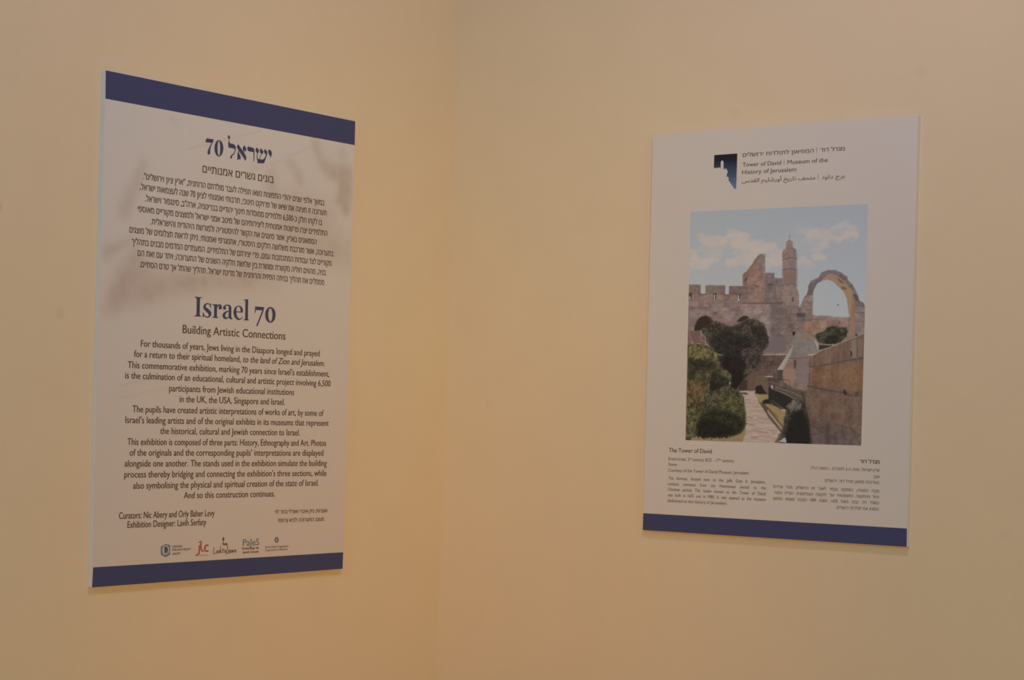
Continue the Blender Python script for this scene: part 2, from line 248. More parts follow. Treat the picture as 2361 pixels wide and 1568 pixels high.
SHAPES={
"english_title":[[[-100.59,507.74],[-81.81,507.91],[-81.97,507.2],[-86.81,505.34],[-86.23,474.56],[-81.64,473.58],[-81.8,472.74],[-100.08,472.46],[-99.93,473.37],[-94.25,475.04],[-94.98,504.78],[-100.07,506.94]],[[-61.19,497.26],[-58.69,498.13],[-58.87,489.56],[-59.85,489.49],[-61.69,493.37]],[[-78.8,481.09],[-77.55,481.16],[-75.53,477.45],[-73.78,475.32],[-77.5,472.02],[-78.48,472.1]],[[-55.28,496.25],[-54.53,497.0],[-43.77,497.85],[-42.57,497.43],[-43.12,494.58],[-42.9,475.23],[-38.69,473.73],[-38.85,472.8],[-54.17,472.72],[-54.02,473.72],[-50.08,475.36],[-50.49,494.45],[-53.96,495.35]],[[-30.96,492.05],[-31.07,491.24],[-31.45,490.47],[-32.07,489.78],[-32.91,489.24],[-33.89,488.86],[-34.96,488.69],[-36.03,488.73],[-37.04,488.97],[-37.92,489.41],[-38.61,490.01],[-39.06,490.73],[-39.24,491.52],[-39.13,492.33],[-38.76,493.1],[-38.13,493.78],[-37.3,494.33],[-36.31,494.7],[-35.25,494.88],[-34.17,494.84],[-33.16,494.6],[-32.28,494.16],[-31.59,493.56],[-31.14,492.84]],[[-20.16,492.32],[-20.26,491.54],[-20.63,490.8],[-21.23,490.15],[-22.03,489.63],[-22.97,489.27],[-23.99,489.1],[-25.02,489.14],[-25.98,489.38],[-26.82,489.79],[-27.48,490.37],[-27.91,491.05],[-28.08,491.81],[-27.98,492.59],[-27.62,493.32],[-27.02,493.98],[-26.23,494.5],[-25.28,494.86],[-24.27,495.03],[-23.24,494.99],[-22.27,494.76],[-21.42,494.34],[-20.76,493.77],[-20.34,493.08]],[[25.06,511.16],[36.71,512.31],[37.64,475.1],[40.76,474.0],[40.6,473.05],[26.36,472.79],[26.52,473.58],[30.31,475.24],[29.52,509.32],[25.31,510.25]],[[55.71,500.28],[80.0,500.41],[79.36,498.56],[77.9,494.27],[58.08,493.74],[56.49,488.1],[55.06,488.01],[55.56,494.87]],[[76.98,498.41],[80.02,500.05],[77.8,491.95],[63.8,463.98],[59.9,463.75],[75.1,494.31]],[[5.94,488.02],[23.1,488.24],[22.87,486.65],[6.03,486.17]],[[-59.98,495.59],[-60.96,496.15],[-62.14,495.02],[-61.02,494.54]],[[-60.96,496.15],[-61.94,496.76],[-63.23,495.55],[-62.14,495.02]],[[-61.94,496.76],[-63.0,497.38],[-64.27,496.03],[-63.23,495.55]],[[-63.0,497.38],[-64.17,497.92],[-65.21,496.36],[-64.27,496.03]],[[-64.17,497.92],[-65.5,498.28],[-66.06,496.48],[-65.21,496.36]],[[-65.5,498.28],[-66.94,498.38],[-66.95,496.44],[-66.06,496.48]],[[-66.94,498.38],[-68.39,498.3],[-67.97,496.29],[-66.95,496.44]],[[-68.39,498.3],[-69.84,498.06],[-68.98,496.02],[-67.97,496.29]],[[-69.84,498.06],[-71.24,497.7],[-69.88,495.65],[-68.98,496.02]],[[-71.24,497.7],[-72.56,497.22],[-70.56,495.24],[-69.88,495.65]],[[-72.56,497.22],[-73.81,496.57],[-71.07,494.73],[-70.56,495.24]],[[-73.81,496.57],[-74.97,495.78],[-71.52,494.08],[-71.07,494.73]],[[-74.97,495.78],[-76.02,494.88],[-71.85,493.38],[-71.52,494.08]],[[-76.02,494.88],[-76.89,493.89],[-72.03,492.72],[-71.85,493.38]],[[-76.89,493.89],[-77.53,492.83],[-72.04,492.22],[-72.03,492.72]],[[-77.53,492.83],[-77.87,491.71],[-71.94,491.82],[-72.04,492.22]],[[-77.87,491.71],[-77.92,490.58],[-71.78,491.41],[-71.94,491.82]],[[-77.92,490.58],[-77.71,489.44],[-71.53,491.01],[-71.78,491.41]],[[-77.71,489.44],[-77.25,488.33],[-71.18,490.62],[-71.53,491.01]],[[-77.25,488.33],[-76.51,487.21],[-70.77,490.29],[-71.18,490.62]],[[-76.51,487.21],[-75.45,486.14],[-70.19,490.0],[-70.77,490.29]],[[-75.45,486.14],[-74.24,485.21],[-69.29,489.63],[-70.19,490.0]],[[-74.24,485.21],[-73.05,484.4],[-68.09,489.17],[-69.29,489.63]],[[-73.05,484.4],[-71.95,483.7],[-66.71,488.58],[-68.09,489.17]],[[-71.95,483.7],[-70.91,483.02],[-65.36,487.91],[-66.71,488.58]],[[-70.91,483.02],[-69.72,482.28],[-64.13,487.22],[-65.36,487.91]],[[-69.72,482.28],[-68.42,481.56],[-62.84,486.48],[-64.13,487.22]],[[-68.42,481.56],[-67.23,480.9],[-61.49,485.64],[-62.84,486.48]],[[-67.23,480.9],[-66.27,480.35],[-60.16,484.68],[-61.49,485.64]],[[-66.27,480.35],[-65.63,479.92],[-58.99,483.61],[-60.16,484.68]],[[-65.63,479.92],[-65.18,479.55],[-58.13,482.48],[-58.99,483.61]],[[-65.18,479.55],[-64.78,479.16],[-57.57,481.35],[-58.13,482.48]],[[-64.78,479.16],[-64.45,478.77],[-57.26,480.21],[-57.57,481.35]],[[-64.45,478.77],[-64.19,478.38],[-57.2,479.1],[-57.26,480.21]],[[-64.19,478.38],[-63.98,478.02],[-57.36,478.0],[-57.2,479.1]],[[-63.98,478.02],[-63.82,477.64],[-57.79,476.92],[-57.36,478.0]],[[-63.82,477.64],[-63.74,477.15],[-58.47,475.93],[-57.79,476.92]],[[-63.74,477.15],[-63.78,476.61],[-59.32,475.05],[-58.47,475.93]],[[-63.78,476.61],[-63.94,476.06],[-60.27,474.27],[-59.32,475.05]],[[-63.94,476.06],[-64.21,475.57],[-61.3,473.61],[-60.27,474.27]],[[-64.21,475.57],[-64.66,475.1],[-62.4,473.05],[-61.3,473.61]],[[-64.66,475.1],[-65.31,474.63],[-63.58,472.57],[-62.4,473.05]],[[-65.31,474.63],[-66.06,474.22],[-64.84,472.17],[-63.58,472.57]],[[-66.06,474.22],[-66.84,473.92],[-66.16,471.89],[-64.84,472.17]],[[-66.84,473.92],[-67.58,473.74],[-67.5,471.78],[-66.16,471.89]],[[-67.58,473.74],[-68.38,473.7],[-68.84,471.88],[-67.5,471.78]],[[-68.38,473.7],[-69.36,473.82],[-70.13,472.12],[-68.84,471.88]],[[-69.36,473.82],[-70.41,474.05],[-71.37,472.47],[-70.13,472.12]],[[-70.41,474.05],[-71.44,474.34],[-72.5,472.87],[-71.37,472.47]],[[-71.44,474.34],[-72.37,474.64],[-73.52,473.3],[-72.5,472.87]],[[-72.37,474.64],[-73.13,474.95],[-74.4,473.8],[-73.52,473.3]],[[-73.13,474.95],[-73.82,475.32],[-75.14,474.35],[-74.4,473.8]],[[-73.82,475.32],[-74.51,475.76],[-75.76,474.92],[-75.14,474.35]],[[-74.51,475.76],[-75.22,476.24],[-76.34,475.46],[-75.76,474.92]],[[-75.22,476.24],[-75.95,476.69],[-76.94,475.99],[-76.34,475.46]],[[-42.59,492.04],[-42.1,492.69],[-43.71,493.12],[-44.03,492.44]],[[-42.1,492.69],[-41.63,493.36],[-43.41,493.82],[-43.71,493.12]],[[-41.63,493.36],[-41.18,493.99],[-43.08,494.55],[-43.41,493.82]],[[-41.18,493.99],[-40.71,494.5],[-42.68,495.28],[-43.08,494.55]],[[-40.71,494.5],[-40.22,494.85],[-42.16,495.96],[-42.68,495.28]],[[-40.22,494.85],[-39.65,495.12],[-41.54,496.59],[-42.16,495.96]],[[-39.65,495.12],[-39.03,495.32],[-40.82,497.18],[-41.54,496.59]],[[-39.03,495.32],[-38.47,495.41],[-39.96,497.72],[-40.82,497.18]],[[-38.47,495.41],[-38.1,495.38],[-38.89,498.16],[-39.96,497.72]],[[-38.1,495.38],[-38.06,495.28],[-37.56,498.38],[-38.89,498.16]],[[-38.06,495.28],[-38.04,495.15],[-36.19,498.27],[-37.56,498.38]],[[-38.04,495.15],[-37.8,494.93],[-34.99,497.95],[-36.19,498.27]],[[-37.8,494.93],[-37.47,494.63],[-33.92,497.5],[-34.99,497.95]],[[-37.47,494.63],[-37.15,494.3],[-32.98,496.93],[-33.92,497.5]],[[-37.15,494.3],[-36.97,494.06],[-32.17,496.21],[-32.98,496.93]],[[-36.97,494.06],[-36.85,493.87],[-31.62,495.33],[-32.17,496.21]],[[-36.85,493.87],[-36.69,493.52],[-31.37,494.46],[-31.62,495.33]],[[-36.69,493.52],[-36.5,492.98],[-31.29,493.68],[-31.37,494.46]],[[-36.5,492.98],[-36.29,492.31],[-31.27,493.02],[-31.29,493.68]],[[-36.29,492.31],[-36.06,491.63],[-31.2,492.41],[-31.27,493.02]],[[-25.89,493.1],[-25.27,493.63],[-27.2,494.51],[-27.65,493.94]],[[-25.27,493.63],[-24.67,494.17],[-26.79,495.1],[-27.2,494.51]],[[-24.67,494.17],[-24.12,494.64],[-26.3,495.74],[-26.79,495.1]],[[-24.12,494.64],[-23.59,495.03],[-25.66,496.4],[-26.3,495.74]],[[-23.59,495.03],[-23.04,495.36],[-24.81,496.99],[-25.66,496.4]],[[-23.04,495.36],[-22.36,495.72],[-23.81,497.47],[-24.81,496.99]],[[-22.36,495.72],[-21.57,496.11],[-22.71,497.85],[-23.81,497.47]],[[-21.57,496.11],[-20.7,496.47],[-21.55,498.16],[-22.71,497.85]],[[-20.7,496.47],[-19.79,496.76],[-20.37,498.41],[-21.55,498.16]],[[-19.79,496.76],[-18.87,496.94],[-19.19,498.61],[-20.37,498.41]],[[-18.87,496.94],[-17.88,497.0],[-17.98,498.77],[-19.19,498.61]],[[-17.88,497.0],[-16.82,496.98],[-16.7,498.89],[-17.98,498.77]],[[-16.82,496.98],[-15.8,496.87],[-15.37,498.95],[-16.7,498.89]],[[-15.8,496.87],[-14.95,496.67],[-14.03,498.91],[-15.37,498.95]],[[-14.95,496.67],[-14.37,496.4],[-12.7,498.73],[-14.03,498.91]],[[-14.37,496.4],[-14.03,496.06],[-11.44,498.35],[-12.7,498.73]],[[-14.03,496.06],[-13.77,495.61],[-10.3,497.84],[-11.44,498.35]],[[-13.77,495.61],[-13.58,495.09],[-9.29,497.23],[-10.3,497.84]],[[-13.58,495.09],[-13.42,494.54],[-8.43,496.56],[-9.29,497.23]],[[-13.42,494.54],[-13.29,494.01],[-7.75,495.84],[-8.43,496.56]],[[-13.29,494.01],[-13.22,493.66],[-7.27,495.1],[-7.75,495.84]],[[-13.22,493.66],[-13.22,493.46],[-6.98,494.32],[-7.27,495.1]],[[-13.22,493.46],[-13.2,493.08],[-6.88,493.56],[-6.98,494.32]],[[-13.2,493.08],[-13.18,492.34],[-6.84,492.74],[-6.88,493.56]],[[-13.18,492.34],[-13.14,491.21],[-6.77,491.62],[-6.84,492.74]],[[-13.14,491.21],[-13.1,489.57],[-6.66,489.93],[-6.77,491.62]],[[-13.1,489.57],[-13.06,487.47],[-6.58,487.8],[-6.66,489.93]],[[-13.06,487.47],[-13.03,485.21],[-6.51,485.53],[-6.58,487.8]],[[-13.03,485.21],[-13.01,483.06],[-6.45,483.39],[-6.51,485.53]],[[-13.01,483.06],[-12.97,481.34],[-6.4,481.66],[-6.45,483.39]],[[-12.97,481.34],[-12.98,480.15],[-6.36,480.39],[-6.4,481.66]],[[-12.98,480.15],[-13.03,479.23],[-6.35,479.43],[-6.36,480.39]],[[-13.03,479.23],[-13.05,478.4],[-6.34,478.77],[-6.35,479.43]],[[-13.05,478.4],[-12.97,477.54],[-6.32,478.31],[-6.34,478.77]],[[-12.97,477.54],[-12.71,476.66],[-6.27,477.86],[-6.32,478.31]],[[-12.71,476.66],[-12.29,475.82],[-6.19,477.31],[-6.27,477.86]],[[-12.29,475.82],[-11.74,475.02],[-6.11,476.8],[-6.19,477.31]],[[-11.74,475.02],[-11.03,474.25],[-6.04,476.38],[-6.11,476.8]],[[-11.03,474.25],[-10.1,473.56],[-6.0,476.06],[-6.04,476.38]],[[-10.1,473.56],[-8.89,472.99],[-6.02,475.82],[-6.0,476.06]],[[-8.89,472.99],[-7.48,472.71],[-5.94,475.57],[-6.02,475.82]],[[-7.48,472.71],[-6.18,472.73],[-5.47,475.28],[-5.94,475.57]],[[-6.18,472.73],[-5.04,472.9],[-4.67,474.99],[-5.47,475.28]],[[-5.04,472.9],[-4.03,473.1],[-3.72,474.7],[-4.67,474.99]],[[-4.03,473.1],[-3.06,473.26],[-2.79,474.39],[-3.72,474.7]],[[-11.76,487.95],[-13.08,487.75],[-12.64,486.6],[-11.38,487.01]],[[-13.08,487.75],[-14.4,487.57],[-13.91,486.22],[-12.64,486.6]],[[-14.4,487.57],[-15.77,487.36],[-15.13,485.84],[-13.91,486.22]],[[-15.77,487.36],[-17.2,487.1],[-16.25,485.41],[-15.13,485.84]],[[-17.2,487.1],[-18.64,486.73],[-17.3,484.88],[-16.25,485.41]],[[-18.64,486.73],[-20.11,486.28],[-18.36,484.23],[-17.3,484.88]],[[-20.11,486.28],[-21.66,485.77],[-19.42,483.48],[-18.36,484.23]],[[-21.66,485.77],[-23.22,485.16],[-20.36,482.72],[-19.42,483.48]],[[-23.22,485.16],[-24.74,484.39],[-21.06,481.99],[-20.36,482.72]],[[-24.74,484.39],[-26.07,483.42],[-21.47,481.39],[-21.06,481.99]],[[-26.07,483.42],[-27.1,482.27],[-21.72,480.79],[-21.47,481.39]],[[-27.1,482.27],[-27.83,481.04],[-21.91,480.08],[-21.72,480.79]],[[-27.83,481.04],[-28.31,479.79],[-22.02,479.35],[-21.91,480.08]],[[-28.31,479.79],[-28.53,478.54],[-22.04,478.66],[-22.02,479.35]],[[-28.53,478.54],[-28.47,477.31],[-21.99,478.13],[-22.04,478.66]],[[-28.47,477.31],[-28.09,476.11],[-21.88,477.66],[-21.99,478.13]],[[-28.09,476.11],[-27.41,475.0],[-21.66,477.14],[-21.88,477.66]],[[-27.41,475.0],[-26.49,474.01],[-21.36,476.62],[-21.66,477.14]],[[-26.49,474.01],[-25.33,473.16],[-21.06,476.2],[-21.36,476.62]],[[-25.33,473.16],[-23.93,472.51],[-20.85,475.92],[-21.06,476.2]],[[-23.93,472.51],[-22.36,472.18],[-20.58,475.66],[-20.85,475.92]],[[-22.36,472.18],[-20.78,472.14],[-20.04,475.39],[-20.58,475.66]],[[-20.78,472.14],[-19.24,472.32],[-19.27,475.17],[-20.04,475.39]],[[-19.24,472.32],[-17.78,472.66],[-18.37,475.06],[-19.27,475.17]],[[-17.78,472.66],[-16.38,473.15],[-17.45,475.09],[-18.37,475.06]],[[-16.38,473.15],[-15.08,473.81],[-16.47,475.34],[-17.45,475.09]],[[-15.08,473.81],[-13.89,474.6],[-15.35,475.85],[-16.47,475.34]],[[-13.89,474.6],[-12.75,475.45],[-14.14,476.52],[-15.35,475.85]],[[-12.75,475.45],[-11.66,476.3],[-12.87,477.26],[-14.14,476.52]],[[-11.66,476.3],[-10.59,477.1],[-11.61,477.93],[-12.87,477.26]],[[23.12,487.8],[23.16,488.78],[17.95,488.54],[18.07,487.5]],[[23.16,488.78],[23.27,489.78],[17.86,489.57],[17.95,488.54]],[[23.27,489.78],[23.35,490.89],[17.76,490.49],[17.86,489.57]],[[23.35,490.89],[23.26,492.08],[17.63,491.28],[17.76,490.49]],[[23.26,492.08],[22.88,493.28],[17.44,491.97],[17.63,491.28]],[[22.88,493.28],[22.19,494.39],[17.15,492.73],[17.44,491.97]],[[22.19,494.39],[21.31,495.42],[16.77,493.58],[17.15,492.73]],[[21.31,495.42],[20.28,496.36],[16.31,494.42],[16.77,493.58]],[[20.28,496.36],[19.14,497.18],[15.81,495.18],[16.31,494.42]],[[19.14,497.18],[17.95,497.85],[15.29,495.79],[15.81,495.18]],[[17.95,497.85],[16.68,498.33],[14.73,496.29],[15.29,495.79]],[[16.68,498.33],[15.35,498.63],[14.06,496.76],[14.73,496.29]],[[15.35,498.63],[14.01,498.77],[13.3,497.14],[14.06,496.76]],[[14.01,498.77],[12.71,498.78],[12.45,497.38],[13.3,497.14]],[[12.71,498.78],[11.45,498.69],[11.57,497.42],[12.45,497.38]],[[11.45,498.69],[10.17,498.52],[10.63,497.24],[11.57,497.42]],[[10.17,498.52],[8.82,498.24],[9.64,496.87],[10.63,497.24]],[[8.82,498.24],[7.43,497.85],[8.72,496.36],[9.64,496.87]],[[7.43,497.85],[6.05,497.3],[7.94,495.76],[8.72,496.36]],[[6.05,497.3],[4.77,496.58],[7.38,495.13],[7.94,495.76]],[[4.77,496.58],[3.63,495.67],[6.99,494.41],[7.38,495.13]],[[3.63,495.67],[2.61,494.63],[6.7,493.53],[6.99,494.41]],[[2.61,494.63],[1.72,493.5],[6.49,492.55],[6.7,493.53]],[[1.72,493.5],[0.96,492.33],[6.35,491.53],[6.49,492.55]],[[0.96,492.33],[0.35,491.15],[6.24,490.52],[6.35,491.53]],[[0.35,491.15],[-0.11,489.94],[6.17,489.55],[6.24,490.52]],[[-0.11,489.94],[-0.44,488.68],[6.15,488.58],[6.17,489.55]],[[-0.44,488.68],[-0.62,487.38],[6.19,487.59],[6.15,488.58]],[[-0.62,487.38],[-0.65,486.05],[6.28,486.58],[6.19,487.59]],[[-0.65,486.05],[-0.52,484.7],[6.45,485.55],[6.28,486.58]],[[-0.52,484.7],[-0.22,483.31],[6.68,484.44],[6.45,485.55]],[[-0.22,483.31],[0.23,481.88],[6.99,483.24],[6.68,484.44]],[[0.23,481.88],[0.83,480.44],[7.36,482.05],[6.99,483.24]],[[0.83,480.44],[1.58,479.06],[7.79,480.93],[7.36,482.05]],[[1.58,479.06],[2.48,477.77],[8.26,479.97],[7.79,480.93]],[[2.48,477.77],[3.54,476.62],[8.81,479.09],[8.26,479.97]],[[3.54,476.62],[4.75,475.59],[9.47,478.24],[8.81,479.09]],[[4.75,475.59],[6.07,474.67],[10.19,477.44],[9.47,478.24]],[[6.07,474.67],[7.46,473.91],[10.94,476.76],[10.19,477.44]],[[7.46,473.91],[8.93,473.29],[11.65,476.22],[10.94,476.76]],[[8.93,473.29],[10.49,472.88],[12.37,475.79],[11.65,476.22]],[[10.49,472.88],[12.08,472.68],[13.21,475.44],[12.37,475.79]],[[12.08,472.68],[13.61,472.65],[14.15,475.17],[13.21,475.44]],[[13.61,472.65],[15.05,472.76],[15.11,475.0],[14.15,475.17]],[[15.05,472.76],[16.39,472.99],[15.97,474.94],[15.11,475.0]],[[16.39,472.99],[17.63,473.35],[16.75,475.02],[15.97,474.94]],[[17.63,473.35],[18.74,473.85],[17.57,475.24],[16.75,475.02]],[[18.74,473.85],[19.71,474.43],[18.4,475.6],[17.57,475.24]],[[19.71,474.43],[20.55,475.05],[19.21,476.04],[18.4,475.6]],[[20.55,475.05],[21.3,475.68],[19.96,476.49],[19.21,476.04]],[[21.3,475.68],[21.94,476.37],[20.59,476.98],[19.96,476.49]],[[21.94,476.37],[22.45,477.09],[21.15,477.55],[20.59,476.98]],[[22.45,477.09],[22.86,477.83],[21.67,478.19],[21.15,477.55]],[[22.86,477.83],[23.25,478.54],[22.2,478.87],[21.67,478.19]],[[23.25,478.54],[23.66,479.24],[22.76,479.53],[22.2,478.87]],[[111.04,487.99],[110.84,484.7],[102.84,484.7],[102.86,487.49]],[[110.84,484.7],[109.94,481.54],[102.53,482.04],[102.84,484.7]],[[109.94,481.54],[108.4,478.66],[101.94,479.64],[102.53,482.04]],[[108.4,478.66],[106.28,476.21],[101.11,477.61],[101.94,479.64]],[[106.28,476.21],[103.7,474.31],[100.07,476.06],[101.11,477.61]],[[103.7,474.31],[100.79,473.05],[98.88,475.06],[100.07,476.06]],[[100.79,473.05],[97.69,472.5],[97.59,474.68],[98.88,475.06]],[[97.69,472.5],[94.56,472.69],[96.27,474.91],[97.59,474.68]],[[94.56,472.69],[91.56,473.6],[95.0,475.76],[96.27,474.91]],[[91.56,473.6],[88.84,475.18],[93.82,477.18],[95.0,475.76]],[[88.84,475.18],[86.52,477.36],[92.8,479.09],[93.82,477.18]],[[86.52,477.36],[84.73,480.03],[92.0,481.41],[92.8,479.09]],[[84.73,480.03],[83.56,483.05],[91.44,484.01],[92.0,481.41]],[[83.56,483.05],[83.06,486.27],[91.17,486.77],[91.44,484.01]],[[83.06,486.27],[83.26,489.54],[91.18,489.55],[91.17,486.77]],[[83.26,489.54],[84.14,492.68],[91.49,492.2],[91.18,489.55]],[[84.14,492.68],[85.67,495.55],[92.08,494.6],[91.49,492.2]],[[85.67,495.55],[87.77,498.01],[92.91,496.63],[92.08,494.6]],[[87.77,498.01],[90.33,499.91],[93.94,498.18],[92.91,496.63]],[[90.33,499.91],[93.23,501.18],[95.14,499.18],[93.94,498.18]],[[93.23,501.18],[96.32,501.75],[96.42,499.58],[95.14,499.18]],[[96.32,501.75],[99.45,501.59],[97.74,499.35],[96.42,499.58]],[[99.45,501.59],[102.46,500.69],[99.02,498.51],[97.74,499.35]],[[102.46,500.69],[105.21,499.12],[100.2,497.09],[99.02,498.51]],[[105.21,499.12],[107.54,496.94],[101.22,495.18],[100.2,497.09]],[[107.54,496.94],[109.34,494.27],[102.02,492.86],[101.22,495.18]],[[109.34,494.27],[110.53,491.23],[102.58,490.25],[102.02,492.86]],[[110.53,491.23],[111.04,487.99],[102.86,487.49],[102.58,490.25]]],
